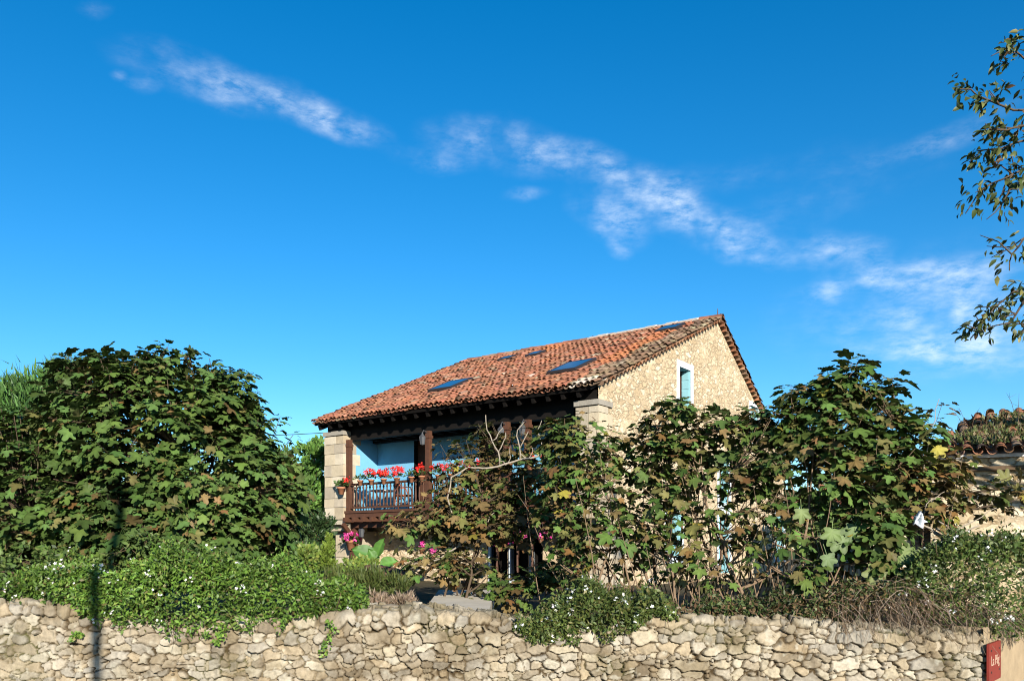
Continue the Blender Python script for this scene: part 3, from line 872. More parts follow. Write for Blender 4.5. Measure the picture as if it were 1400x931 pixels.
def tile_template(r0=.075, r1=.060, L=.35, t=.014, up=1):
    V = []; n = 6
    for (r, y, lift) in ((r0, 0, .028), (r1, L, 0)):
        for k in (0, t):
            for i in range(n):
                a = R(-82 + 164 * i / (n - 1)); rr = r - k
                V.append((math.sin(a) * rr, y, (math.cos(a) * rr - r * .25) * up + lift))
    F = []
    def q(a, b, c, d): F.extend([(a, b, c), (a, c, d)])
    for i in range(n - 1):
        q(i, i + 1, 2 * n + i + 1, 2 * n + i)                      # outside
        q(n + i + 1, n + i, 3 * n + i, 3 * n + i + 1)              # inside
        q(i + 1, i, n + i, n + i + 1)                              # lower rim
    q(0, 2 * n, 3 * n, n); q(n - 1, 2 * n - 1, 4 * n - 1, 3 * n - 1)
    return np.array(V), np.array(F)
TILE_UP, TILE_DN = tile_template(), tile_template(r0=.069, r1=.076, up=-1, L=.35)
def tile_roof(name, parent, c, S, Nv, Xd, length, x0, x1, seed, colour, pitch=.168, step=.27, sag=0.0, keep=None):
    r = np.random.default_rng(seed)
    nx = int(round((x1 - x0) / pitch)); ns = int(length / step) + 1
    pitch = (x1 - x0) / nx
    P, Yv, Zv, Cv = [], [], [], []; kind = []
    for k, tm in ((0, TILE_UP), (1, TILE_DN)):
        cols = nx if k else nx + 1
        I, J = np.meshgrid(np.arange(cols), np.arange(ns)); I = I.ravel(); J = J.ravel()
        wob = .045 * (fbm(J * .35 + 3, I * .12, seed, 2) - .45)
        a = x0 + (I + (.5 if k else 0)) * pitch + r.normal(0, .010, len(I)) + wob
        s = J * step + r.normal(0, .018, len(I)) - .05
        hgt = (.035 if k == 0 else -.0) + r.normal(0, .007, len(I)) + sag * (fbm(I * .11, J * .13, seed + 9, 2) - .5)
        if keep is not None:
            kk = keep(a, s); a, s, hgt, I, J = a[kk], s[kk], hgt[kk], I[kk], J[kk]
        p = np.array(c)[None] + a[:, None] * Xd + s[:, None] * S + hgt[:, None] * Nv
        y = nrm(S[None] + r.normal(0, .035, (len(I), 3))); zz = nrm(Nv[None] + r.normal(0, .04, (len(I), 3)))
        P.append(p); Yv.append(y); Zv.append(zz); Cv.append(colour(a, s, r, k)); kind.append(np.full(len(I), k))
    VV, FF, CC, base = [], [], [], 0
    for k, tm in ((0, TILE_UP), (1, TILE_DN)):
        tv, tf = tm
        Yk = Yv[k]; Xk = nrm(np.cross(Yk, Zv[k])); Zk = np.cross(Xk, Yk)
        v = tv[None, :, 0, None] * Xk[:, None] + tv[None, :, 1, None] * Yk[:, None] + tv[None, :, 2, None] * Zk[:, None] + P[k][:, None]
        VV.append(v.reshape(-1, 3)); FF.append((tf[None] + (np.arange(len(Yk)) * len(tv))[:, None, None] + base).reshape(-1, 3))
        CC.append(np.repeat(Cv[k], len(tv), axis=0)); base += v.shape[0] * v.shape[1]
    return link(name, make_mesh(name, np.concatenate(VV), np.concatenate(FF), M['tile'], np.concatenate(CC)), parent)
TP = [(.37, .155, .092), (.32, .135, .082), (.25, .112, .072), (.39, .195, .125), (.34, .23, .155), (.11, .062, .042), (.46, .36, .27)]
sk_small = on_roof(915, 452)
def main_tiles(a, s, r, k):
    c = palette(len(a), TP, (6, 5, 3.2, 2.4, .8, 1.3, .25), .17, r)
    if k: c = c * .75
    patch = np.clip((fbm(a * .9 + 20, s * .9, 4, 3) - .5) * 5, 0, 1)[:, None]
    c = c * (1 - .45 * patch) + np.array([.17, .095, .06]) * .45 * patch
    verge = (a > -.75 + .18 * np.sin(s * 3))
    old = palette(len(a), [(.20, .13, .085), (.27, .19, .12), (.15, .10, .07), (.33, .26, .18)], (3, 3, 2, 1), .15, r)
    c = np.where(verge[:, None], old, c)
    new = ((a > sk_small[0] - .15) & (a < sk_small[0] + .45) & (s < sk_small[1] + .4) & (s > 2.2)) | ((a > -6.0) & (a < -5.2) & (s > S_LEN - 1.5))
    c = np.where(new[:, None], palette(len(a), [(.45, .18, .085), (.40, .155, .075)], (1, 1), .1, r), c)
    wht = (a > -.62) & (s < .40) & (r.random(len(a)) < .7)
    return np.where(wht[:, None], palette(len(a), [(.62, .55, .46), (.55, .47, .38)], (1, 1), .1, r), c)
Xax = np.array([1., 0, 0])
tile_roof('roof', house, (0, 0, EZ), S_FRONT, N_FRONT, Xax, S_LEN - .12, -LEN + .03, -.02, 3, main_tiles, sag=.09)
roof = bpy.data.objects['roof']
rear = tile_roof('rear_roof', house, (0, DEP, EZ), S_BACK, N_BACK, Xax, B_LEN - .12, -LEN + .03, -.02, 4, main_tiles, sag=.04)
# ridge tiles, with mortar showing over the right-hand half
mb = MB(); mm = MB()
x = -LEN + .05; k = 0
while x < -.1:
    L = .34; zc = RZ + .05 + rnd.uniform(-.012, .012)
    mb.col = tuple(np.array(rnd.choice(TP[:5])) * rnd.uniform(.8, 1.1))
    P = []
    for (xx, rr) in ((x, .125), (x + L + .04, .11)):
        for i in range(7):
            a = R(-90 + 30 * i); P.append((xx, RY + math.sin(a) * rr, zc + math.cos(a) * rr - .05))
    mb.add(P, [(i, i + 1, 8 + i, 7 + i) for i in range(6)])
    if -4.6 < x < -1.0 and rnd.random() < .95:
        mm.obox((x + .17, RY - .13, zc - .035 + rnd.uniform(-.01, .01)), np.array([.175, 0, 0]), S_FRONT * .08, N_FRONT * .06)
    x += L; k += 1
mb.build('ridge_tiles', M['tile'], house); mm.build('ridge_mortar', M['mortar'], house)
# verge: bed of mortar and the ends of little tiles along both gable slopes
mb = MB(); mv = MB()
for (c, S, L, Nv) in (((0, 0, EZ), S_FRONT, S_LEN, N_FRONT), ((0, DEP, EZ), S_BACK, B_LEN, N_BACK)):
    s = .35
    while s < L - .1:
        p = np.array(c) + S * s - Nv * .065
        mb.col = tuple(np.array(rnd.choice([(.42, .19, .10), (.34, .16, .09), (.28, .18, .12), (.48, .28, .17)])) * rnd.uniform(.8, 1.1))
        V = []
        for xx in (-.35, .02):
            for i in range(6):
                a = R(-88 + 35.2 * i); V.append(p + np.array([xx, 0, 0]) + S * math.sin(a) * .095 + Nv * (math.cos(a) * .085 - .03))
        for xx in (.02, -.35):
            for i in range(6):
                a = R(-88 + 35.2 * i); V.append(p + np.array([xx, 0, 0]) + S * math.sin(a) * .078 + Nv * (math.cos(a) * .068 - .03))
        mb.add(V, [(i, i + 1, 7 + i, 6 + i) for i in range(5)] + [(12 + i, 13 + i, 19 + i, 18 + i) for i in range(5)] + [(6 + i, 7 + i, 13 + i, 12 + i) for i in range(5)])
        s += .205
mb.build('verge_tiles', M['tile'], house)
# small iron spike on the apex
mb = MB(); mb.tube([(-.12, RY, RZ + .05), (-.12, RY, RZ + .28)], [.02, .008], 6); mb.build('finial', M['rust'], house)
# skylights lying on the slope
def skylight(px, py, w, l):
    x, s = on_roof(px, py)
    c = np.array([x, 0, EZ]) + S_FRONT * s + N_FRONT * .11
    mb = MB(); t = .032
    for (dx, ds, hw, hl) in ((-w / 2, 0, t, l / 2), (w / 2, 0, t, l / 2), (0, -l / 2, w / 2 - t, t), (0, l / 2, w / 2 - t, t)):
        mb.obox(c + Xax * dx + S_FRONT * ds, Xax * hw, S_FRONT * hl if abs(dx) == 0 else S_FRONT * (hl + t), N_FRONT * .035)
    sk = mb.build('skylight', M['frame'], house)
    mb = MB(); mb.obox(c + N_FRONT * .012, Xax * (w / 2 - t), S_FRONT * (l / 2 - t), N_FRONT * .02); mb.build('pane', M['glass'], sk)
skylight(617, 531, .80, 1.0); skylight(783, 506, .80, 1.05); skylight(917, 453, .6, .6); skylight(694, 494, .4, .4); skylight(733, 488, .4, .45)
# gallery: floor, joists, posts, rails, turned balusters
PY = .46
mb = MB(); mb.box(-8.56, -.95, .42, FY - .01, FLOOR - .05, FLOOR); mb.build('gallery_floor', M['wood'], house)
mb = MB(); mb.box(-8.6, -.94, .36, .52, FLOOR - .17, FLOOR - .052)
mb.box(-8.6, -.94, .33, .36, FLOOR - .05, FLOOR + .02); mb.build('gallery_beam', M['wood'], house)
mb = MB(); x = -8.5
while x < -1: mb.box(x, x + .08, .22, FY - .01, FLOOR - .30, FLOOR - .172); x += .36
mb.box(-8.56, -.95, .56, .72, FLOOR - .46, FLOOR - .302)
mb.build('joists', M['wood'], house)
def px_x(px, y): return on_y(px, 660, y)[0]
posts = [px_x(477.5, PY), px_x(586, PY), px_x(693, PY), px_x(722, PY)]
for x in posts:
    mb = MB(); mb.box(x - .066, x + .066, PY - .066, PY + .066, FLOOR + .002, 4.02)
    mb.box(x - .085, x + .085, PY - .085, PY + .085, 3.82, 3.90); mb.box(x - .08, x + .08, PY - .08, PY + .08, FLOOR + .78, FLOOR + .86)
    mb.build('post', M['wood'], house)
    if x > -6: continue
    mb = MB(); y0 = .64; xx = x + (.0 if x < -8 else 0)
    mb.box(xx - .085, xx + .085, y0 - .085, y0 + .085, -.2, FLOOR - .463)
    mb.obox((xx, y0 - .23, FLOOR - .55), np.array([.05, 0, 0]), np.array([0, .19, -.19]) , np.array([0, .04, .04])); mb.build('post', M['wood'], house)
mb = MB(); mb.box(-8.56, -.95, PY - .04, PY + .04, FLOOR + .74, FLOOR + .80); mb.box(-8.56, -.95, PY - .03, PY + .03, FLOOR + .08, FLOOR + .13)
mb.build('railing', M['wood'], house)
x = -8.56 + .1; bal = None
prof = [(.018, 0), (.03, .02), (.03, .06), (.016, .10), (.030, .22), (.022, .36), (.016, .50), (.03, .54), (.018, .58), (.018, .61)]
k = 0
while x < -1.0:
    if min(abs(x - p) for p in posts) > .1:
        if bal is None:
            mb = MB(); mb.lathe((0, 0, 0), prof, 8); bal = mb.build('baluster', M['wood'], house, True); bal.location = (x, PY, FLOOR + .13)
        else:
            c = bal.copy(); COL.objects.link(c); c.location = (x, PY, FLOOR + .13)
    x += .135; k += 1
# lanterns on the posts
def lantern(x, y, z):
    mb = MB(); mb.lathe((x, y, z), [(.02, 0), (.05, .02), (.075, .22), (.085, .225), (.03, .29), (.01, .34)], 6)
    for j in range(6):
        a = j * math.pi / 3
        mb.tube([(x + math.cos(a) * .052, y + math.sin(a) * .052, z + .02), (x + math.cos(a) * .08, y + math.sin(a) * .08, z + .225)], .008, 4)
    mb.tube([(x, y, z + .33), (x, y + .05, z + .40), (x, y + .16, z + .36)], .012, 5)
    ln = mb.build('lantern', M['grey'], house)
for (x, y, z) in ((posts[1] - .0, PY - .24, 3.62), (posts[2], PY - .24, 3.60), (posts[3], PY - .24, 3.60), (posts[0] + .36, .60, 1.22)):
    lantern(x, y, z)

# things on the gallery
def cushion_chair(px, y, rot, label):
    x = px_x(px, y); b = h2w(x, y, FLOOR)
    t = thing('gallery_chair', label, 'chair', tuple(b), HROT + rot, 'chairs on the wooden gallery')
    mb = MB()
    mb.box(-.23, .23, -.22, .22, .41, .45); mb.build('seat', M['chair'], t)
    mb = MB(); mb.tube([(math.sin(R(a)) * .27, .20 - .03 * math.cos(R(a)), .45 + .43 * math.cos(R(a)) ** .5 if abs(a) < 90 else .45) for a in range(-90, 91, 15)], .018, 6)
    for xx in (-.15, -.05, .05, .15): mb.tube([(xx, .2, .45), (xx, .18, .45 + .43 * math.sqrt(max(0.05, 1 - (xx / .27) ** 2)) ** .9)], .012, 5)
    mb.build('backrest', M['chair'], t)
    for sx in (-1, 1):
        for sy in (-1, 1):
            mb = MB(); mb.tube([(sx * .23, sy * .21, 0), (sx * .20, sy * .19, .42)], [.016, .022], 6); mb.build('leg', M['chair'], t)
        mb = MB(); mb.tube([(sx * .24, .2, .66), (sx * .25, -.12, .66), (sx * .22, -.2, .44)], .016, 6); mb.build('armrest', M['chair'], t)
cushion_chair(552, 1.02, 2.6, 'red wooden chair behind the balusters, left of the second gallery post')
cushion_chair(607, 1.0, 3.6, 'red wooden chair behind the fig branches, right of the second gallery post')
tb = thing('round_table', 'small round dark metal table standing on the gallery beside the red chair', 'table', tuple(h2w(px_x(523, 1.05), 1.05, FLOOR)), HROT)
mb = MB(); mb.lathe((0, 0, 0), [(.34, .58), (.35, .59), (.35, .61), (.34, .62)], 20); mb.build('table_top', M['white'], tb)
for k in range(3):
    a = k * 2.094
    mb = MB(); mb.tube([(math.cos(a) * .28, math.sin(a) * .28, 0), (math.cos(a) * .06, math.sin(a) * .06, .30), (math.cos(a) * .22, math.sin(a) * .22, .58)], .014, 6); mb.build('leg', M['iron'], tb)

# flower pots
GRN = [(.06, .11, .03), (.09, .15, .04), (.05, .085, .025)]
def flower_pot(c, label, petals, group, scale=1.0, nfl=26, hang=False, leafy=1.0, pot=True, spread=.14, cat='flower pot'):
    t = thing('flower_pot', label, cat, tuple(c), 0, group)
    s = scale; c = np.array(c)
    if pot:
        mb = MB(); mb.lathe(c, [(.055 * s, 0), (.085 * s, .13 * s), (.098 * s, .13 * s), (.10 * s, .17 * s), (.085 * s, .17 * s), (.08 * s, .14 * s)], 14); mb.build('pot', M['terra'], t, True, world=True)
    if hang:
        mb = MB()
        for k in range(3):
            a = k * 2.094; mb.tube([c + np.array([math.cos(a) * .095 * s, math.sin(a) * .095 * s, .16 * s]), c + np.array([0, 0, .55 * s])], .004, 4)
        mb.build('hanger', M['iron'], t, world=True)
    r = np.random.default_rng(int(abs(c[0] * 977 + c[1] * 131 + c[2] * 37)))
    n = int(70 * leafy)
    d = rand_dirs(n, r); d[:, 2] = np.abs(d[:, 2]) * .8 - (.55 if hang else .05)
    p = c + np.array([0, 0, .20 * s]) + d * spread * s * r.uniform(.3, 1.05, (n, 1))
    scatter('foliage', M['leaf'], ROUND, p, nrm(d + np.array([0, 0, .2])), nrm(rand_dirs(n, r) + np.array([0, 0, 1.])), r.uniform(.05, .09, n) * s, palette(n, GRN, (2, 2, 1), .2, r), t, r)
    if nfl:
        heads = max(3, nfl // 6); hd = rand_dirs(heads, r); hd[:, 2] = np.abs(hd[:, 2]) * .9 - (.5 if hang else -.15)
        hp = c + np.array([0, 0, .23 * s]) + hd * spread * 1.15 * s
        i = r.integers(0, heads, nfl * 3); p = hp[i] + r.normal(0, .034, (nfl * 3, 3))
        z = nrm(hd[i] + r.normal(0, .5, (nfl * 3, 3)) + np.array([0, -.4, 0]))
        scatter('flowers', M['petal'], FLOWER, p, nrm(np.cross(z, rand_dirs(nfl * 3, r))), z, r.uniform(.05, .072, nfl * 3), palette(nfl * 3, petals, [1] * len(petals), .15, r), t, r)
    return t
RED = [(.72, .015, .012), (.62, .02, .02), (.80, .05, .03)]
PINK = [(.75, .06, .34), (.62, .03, .26), (.80, .16, .42)]
ORG = [(.70, .20, .06), (.60, .14, .05)]
RAILZ = FLOOR + .80
red_px = [(493, 'red geranium pot nearest the first gallery post, with few flowers', 0), (508, 'red geranium pot left of the fullest clump on the rail', 24), (525, 'full pot of red geraniums with tall greenery on the gallery rail', 40),
          (543, 'round red geranium pot right of the fullest clump on the rail', 34), (563, 'green leafy pot without flowers on the gallery rail', 0), (577, 'red geranium pot on the rail just left of the second gallery post', 26),
          (600, 'red geranium pot on the rail just right of the second gallery post', 24), (617, 'sparse red geranium pot half hidden by brown fig leaves', 20), (636, 'bright red geranium pot left of the pale bare branch', 34),
          (652, 'red geranium pot directly behind the low end of the pale branch', 16)]
for px, lab, nf in red_px:
    x = px_x(px, PY - .13)
    flower_pot(h2w(x, PY - .14, RAILZ - .09), lab, RED, 'geranium pots on the gallery rail', .92, int(nf * 1.7), spread=.185)
for px, lab in ((692, 'terracotta geranium pot hung on the third gallery post'), (722, 'terracotta geranium pot hung on the rightmost gallery post')):
    x = px_x(px, PY - .2); flower_pot(h2w(x + .05, PY - .2, FLOOR + .82), lab, RED, 'geranium pots on the gallery rail', 1.25, 8, leafy=.5)
flower_pot(h2w(px_x(747, PY - .14), PY - .14, RAILZ - .05), 'red geranium pot at the right end of the gallery rail', RED, 'geranium pots on the gallery rail', 1.1, 14)
flower_pot(h2w(on_y(468, 668, .2)[0], .16, on_y(468, 676, .2)[2]), 'red geranium pot bracketed on the front of the left stone pier', RED, 'geranium pots on the gallery rail', 1.25, 26)
for (px, py, y, sc, lab, nf) in ((480, 752, .55, 1.7, 'pink petunia basket hanging on the left stone pier below the gallery', 40), (577, 757, .5, 1.0, 'magenta flowers hanging beside the second lower post, upper left clump', 16),
                             (590, 768, .5, 1.0, 'magenta flowers hanging beside the second lower post, lower right clump', 18), (683, 753, .45, 1.2, 'pink flower basket above the white door jamb', 34),
                             (712, 748, .45, 1.2, 'pink flower basket above the middle brown door leaf', 34), (740, 742, .45, 1.0, 'small pink flower basket beside the rightmost lower post', 18)):
    p = on_y(px, py, y); flower_pot(h2w(*p), lab, PINK, 'pink hanging flowers under the gallery', sc, int(nf * 1.6), hang=True, spread=.14)
for (px, py, lab) in ((694, 721, 'orange clay pot hanging left under the gallery floor'), (719, 714, 'orange clay pot hanging right under the gallery floor')):
    p = on_y(px, py, .4); flower_pot(h2w(*p), lab, ORG, 'orange clay pots under the gallery', 1.2, 10, hang=True, leafy=.4, spread=.10)
flower_pot(W(641, 812, 15.5), 'pink flowers in a clay pot standing on the pale garden path', PINK, None, 1.5, 22, spread=.15)

# cables from the house
cb = MB()
a = h2w(-LEN + .3, .45, 4.30); b = np.array([-14.5, 27.5, EYE + (HY_PX - 595) / F_PX * 27.5])
cb.tube([a + (b - a) * t + np.array([0, 0, -.35 * 4 * t * (1 - t) * .3]) for t in np.linspace(0, 1, 14)], .010, 5)
tag(cb.build('power_cable', M['iron']), 'thin dark cable leaving the left eave of the house', 'cable')
up_ = thing('utility_pole', 'wooden cable pole hidden behind the large left fig tree', 'pole', (-14.5, 27.5, GZ))
mb = MB(); mb.tube([(-14.5, 27.5, GZ - .3), (-14.5, 27.5, 5.6)], [.12, .09], 10); mb.build('post', M['darkwood'], up_, True, world=True)
mb = MB(); mb.box(-15.0, -14.0, 27.45, 27.55, 5.3, 5.4); mb.build('cross_arm', M['darkwood'], up_, world=True)

# ================================================================== RUIN AND LEAN-TO ON THE RIGHT
Ra = np.array([6.30, 12.6, GZ]); Rd = np.array([.90, -.436, 0]); Rn = np.array([-.436, -.90, 0]); Rb = -Rn
ROTR = math.atan2(Rd[1], Rd[0])
ruin = thing('old_stone_barn', 'old tan stone barn with weeds growing on its clay tile eave', 'barn', tuple(Ra), ROTR)
# local frame: x along Rd, y along Rb (away)
HE = 2.28
ys = np.linspace(0, 2.4, 100); zs = np.linspace(-.8, HE, 90)
U, Zz = np.meshgrid(ys, zs)
h = .10 * (fbm(U * 2.3, Zz * 4.2, 15, 4) - .5) + .03 * (fbm(U * 9, Zz * 13, 16, 3) - .5)
V = np.stack([U.ravel(), -h.ravel(), Zz.ravel()], 1)
ii = np.arange(U.size).reshape(U.shape)
Fq = np.stack([ii[:-1, :-1].ravel(), ii[:-1, 1:].ravel(), ii[1:, 1:].ravel(), ii[1:, :-1].ravel()], 1)
link('front_wall', make_mesh('front_wall', V, Fq, M['ruin'], None, True), ruin)
mb = MB(); mb.poly([(0, 3.6, -.6), (0, 0.05, -.6), (0, .05, HE), (0, 3.6, HE)]); mb.poly([(0, 3.6, -.6), (0, 3.6, HE), (3.2, 3.6, HE), (3.2, 3.6, -.6)]); mb.build('side_wall', M['ruin'], ruin)
mb = MB(); mb.box(-.1, 2.4, -.09, .02, HE - .24, HE - .18); mb.build('lintel', M['stem'], ruin)
Sr = np.array([0, 1.9, .72]); Sr /= np.linalg.norm(Sr); Nr = np.array([0, -Sr[2], Sr[1]])
def ruin_tiles(a, s, r, k):
    return palette(len(a), [(.34, .15, .085), (.28, .14, .085), (.24, .16, .11), (.40, .20, .12), (.17, .12, .07)], (3, 3, 2, 2, 1.5), .18, r)
mb = MB()
dk = [np.array([-.1, -.05, HE]), np.array([2.4, -.05, HE]), np.array([2.4, 1.85, HE + .70]), np.array([.82, 1.85, HE + .70])]
mb.add([q_ - Nr * .0 for q_ in dk] + [q_ - Nr * .05 for q_ in dk], [(0, 1, 2, 3), (7, 6, 5, 4), (0, 4, 5, 1), (1, 5, 6, 2), (2, 6, 7, 3), (3, 7, 4, 0)])
mb.poly([(-.1, -.05, HE - .01), (.82, 1.85, HE + .69), (-.1, 3.7, HE - .01)])
mb.build('roof_deck', M['tile'], ruin)
tile_roof('roof', ruin, (0, -.15, HE + .02), Sr, Nr, Xax, 2.2, -.15, 2.4, 8, ruin_tiles, pitch=.205, step=.30, sag=.12, keep=lambda a, s: a > -.15 + .42 * np.maximum(s, 0))
Sr2 = np.array([0, -1.7, .75]); Sr2 /= np.linalg.norm(Sr2); Nr2 = np.array([0, Sr2[2], -Sr2[1]])
tile_roof('rear_roof', ruin, (0, 3.7, HE + .0), Sr2, Nr2, Xax, 1.8, -.15, 2.4, 9, ruin_tiles, pitch=.205, step=.30, sag=.12, keep=lambda a, s: a > -.15 + .42 * np.maximum(s, 0))
# weeds rooted in the barn roof
def weeds(label, n, area, hgt, seed, name='roof_weeds'):
    r = np.random.default_rng(seed)
    base = area(r, n)
    t = thing(name, label, 'plant', tuple(base.mean(0)))
    m = n * 14
    i = r.integers(0, n, m); d = nrm(r.normal(0, .5, (m, 3)) + np.array([0, 0, 1.]))
    p = base[i] + r.normal(0, .06, (m, 3)) * np.array([1, 1, .35])
    scatter('foliage', M['leaf'], NEEDLE + SMALL, p, d, rand_dirs(m, r), r.uniform(.03, .10, m), palette(m, [(.10, .13, .04), (.16, .15, .06), (.20, .15, .08), (.07, .10, .03)], (3, 2, 2, 2), .2, r), t, r)
    mb = MB()
    for k in range(n // 6):
        q = base[r.integers(0, n)]; hh = hgt * r.uniform(.4, 1.1); w = r.normal(0, .10, 2)
        mb.tube([q, q + np.array([w[0] * .4, w[1] * .4, hh * .6]), q + np.array([w[0], w[1], hh])], [.004, .003, .0015], 4)
        for j in range(3):
            e = q + np.array([w[0] * .7, w[1] * .7, hh * r.uniform(.4, .9)])
            mb.tube([e, e + np.array([*r.normal(0, .07, 2), r.uniform(.02, .09)])], [.0025, .001], 3)
    mb.build('stems', M['stem'], t, world=True)
def ruin_area(r, n):
    x = np.abs(r.normal(.9, .55, n)); s = r.uniform(.15, 1.9, n)
    L = np.stack([np.clip(x + .42 * s, -.1, 2.3), -.15 + s * Sr[1], HE + .10 + s * Sr[2]], 1)
    return Ra + L[:, :1] * Rd + L[:, 1:2] * Rb + L[:, 2:] * np.array([0, 0, 1.])
weeds('green and brown weeds growing on the clay tiles of the old barn', 240, ruin_area, .42, 5)

lean = thing('lean_to_shed', 'low lean-to shed with broken orange tiles beside the old stone barn', 'shed', (5.55, 13.1, GZ), 0)
mb = MB(); mb.box(0, 1.0, 0, 1.6, -.4, 1.32); mb.build('wall', M['ruin'], lean)
Sl = np.array([0, 1.7, .55]); Sl /= np.linalg.norm(Sl); Nl = np.array([0, -Sl[2], Sl[1]])
tile_roof('roof', lean, (0, -.2, 1.36), Sl, Nl, Xax, 1.7, -.15, 1.15, 12, lambda a, s, r, k: palette(len(a), [(.48, .19, .10), (.40, .17, .10), (.30, .15, .10)], (3, 2, 1), .2, r), pitch=.215, sag=.06)

# ================================================================== TREES AND PLANTS
def bez(a, b, c, n): return [(1 - t) ** 2 * a + 2 * t * (1 - t) * b + t * t * c for t in np.linspace(0, 1, n)]
FIGC = [(.100, .158, .036), (.068, .118, .026), (.150, .142, .048), (.175, .122, .050), (.27, .23, .045), (.17, .095, .035), (.088, .160, .042)]
def fig_tree(name, label, base, blobs, nstem, weights, seed, leaf=(.15, .26), leaves=(6, 10), bark='bark', trunk_r=.05, suckers=0, sucker_h=(.7, 2.1), group=None, extra=None, spread=.25, up=.5, facing=.0, splay=0, lean=0.0, big=()):
    """blobs: list of (centre, radii, tips, shell 0..1)"""
    r = np.random.default_rng(seed)
    base = np.array(base, dtype=float)
    t = thing(name, label, 'tree', tuple(base), 0, group)
    mb = MB()
    tips, outs = [], []
    szs = []
    for bl in blobs:
        (c, rad, nt, shell) = bl[:4]; szs += [bl[4] if len(bl) > 4 else 1.0] * nt
        d = rand_dirs(nt, r)
        q = r.uniform(0, 1, (nt, 1)) ** (1 / 3); q = shell * (.80 + .24 * r.random((nt, 1))) + (1 - shell) * q
        tips.append(np.array(c) + d * np.array(rad) * q); outs.append(d)
    tips = np.concatenate(tips); outs = np.concatenate(outs)
    cen = tips.mean(0)
    nodes = []                 # points on the main stems: pos, radius
    for k in range(nstem):
        tgt = tips[r.integers(0, len(tips))]
        tgt = cen + (tgt - cen) * .75
        b = base + np.array([*(r.normal(0, spread, 2)), -.15])
        mid = (b + tgt) / 2 + np.array([*(r.normal(0, .15, 2)), -.12 * np.linalg.norm(tgt - b) * .3])
        mid[:2] = b[:2] * .45 + tgt[:2] * .55
        pts = bez(b, mid, tgt, 9)
        pts = [p + r.normal(0, .018, 3) for p in pts]
        r0 = trunk_r * r.uniform(.6, 1.15)
        rad = [r0 * (1 - .8 * i / 8) for i in range(9)]
        mb.tube(pts, rad, 7)
        nodes += [(p, rr) for p, rr in zip(pts[2:], rad[2:])]
    NP = np.array([n_[0] for n_ in nodes]); NR = np.array([n_[1] for n_ in nodes])
    dirs = []
    for tp, od in zip(tips, outs):
        dd = np.linalg.norm((NP - tp) * np.array([1, 1, .8]), axis=1) + np.where(NP[:, 2] > tp[2] - .05, 1.2, 0)
        k = int(np.argmin(dd)); a = NP[k]
        mid = a * .5 + tp * .5; mid[2] = min(a[2], tp[2]) + .25 * abs(tp[2] - a[2])
        pts = bez(a, mid, tp, 6)
        r0 = min(NR[k] * .8, .022)
        mb.tube(pts, [r0 * (1 - .72 * i / 5) + .002 for i in range(6)], 5, cap=False)
        dirs.append(nrm(nrm(pts[-1] - pts[-2]) + np.array([0, 0, up])))
    for k in range(suckers):
        b = base + np.array([r.normal(0, spread * 1.2) + .12 * round(r.normal(0, 2)), r.normal(0, .25), -.1]); hh = r.uniform(*sucker_h)
        e = b + np.array([r.normal(0, .24 + splay * hh), r.normal(0, .12), hh])
        mb.tube(bez(b, (b + e) / 2 + np.array([r.normal(0, .06), 0, 0]), e, 5), [.0085, .008, .007, .005, .0025], 5, cap=False)
    mb.build('trunk', M[bark], t, True, world=True)
    dirs = np.array(dirs)
    P, Y, Z, S = [], [], [], []
    for tp, ax, od, sz in zip(tips, dirs, outs, szs):
        sz = sz * r.uniform(.68, 1.35)
        k = int(r.integers(leaves[0], leaves[1] + 1)); ph = r.uniform(0, 6.28)
        e1 = nrm(np.cross(ax, np.array([.3, .9, .1]))); e2 = np.cross(ax, e1)
        for j in range(k):
            w = ph + j * 2.4
            rad = math.cos(w) * e1 + math.sin(w) * e2
            back_ = r.uniform(0, .30) * (j / k)
            rad = rad + .45 * od * np.array([1, 1, .25]) + np.array([0, -facing, 0])
            droop = r.uniform(-.10, .85) * (.30 + .75 * (j / k)) + lean * r.uniform(0, .5)
            y = nrm(nrm(rad) * math.cos(droop) + np.array([0, 0, -math.sin(droop)]) + ax * .15 * (1 - j / k))
            z = nrm(np.array([0, 0, 1.]) + .30 * r.normal(size=3) + .28 * od + np.array([0, -facing * .5, 0]))
            p = tp - ax * back_ + y * r.uniform(.05, .09)
            P.append(p); Y.append(y); Z.append(z); S.append(sz * r.uniform(*leaf) * (1.0 if j > 1 else r.uniform(.45, .8)))
    for (q, ang, size) in big:
        P.append(np.array(q)); Y.append((math.sin(R(ang)), -.25, -math.cos(R(ang)))); Z.append(nrm(np.array([r.normal(0, .2), -1., .45]))); S.append(size)
    P, Y, Z, S = map(np.array, (P, Y, Z, S))
    n = len(P)
    # whole clumps share a tone, single leaves vary about it
    C = palette(n, FIGC, weights, .22, r)
    tone = fbm(P[:, 0] * 1.6 + seed, P[:, 2] * 1.6, seed, 3)[:, None]
    C = C * (.55 + .9 * tone)
    if len(big): C[-len(big):] = palette(len(big), [(.115, .175, .065), (.13, .18, .06)], (1, 1), .1, r)
    scatter('crown', M['fig'], FIG, P, Y, Z, S, C, t, r)
    return t

def sc(px, py, d, rx, ry, rz):  # blob by photo pixel (centre) with radii in metres
    return (W(px, py, d), (rx, ry, rz))
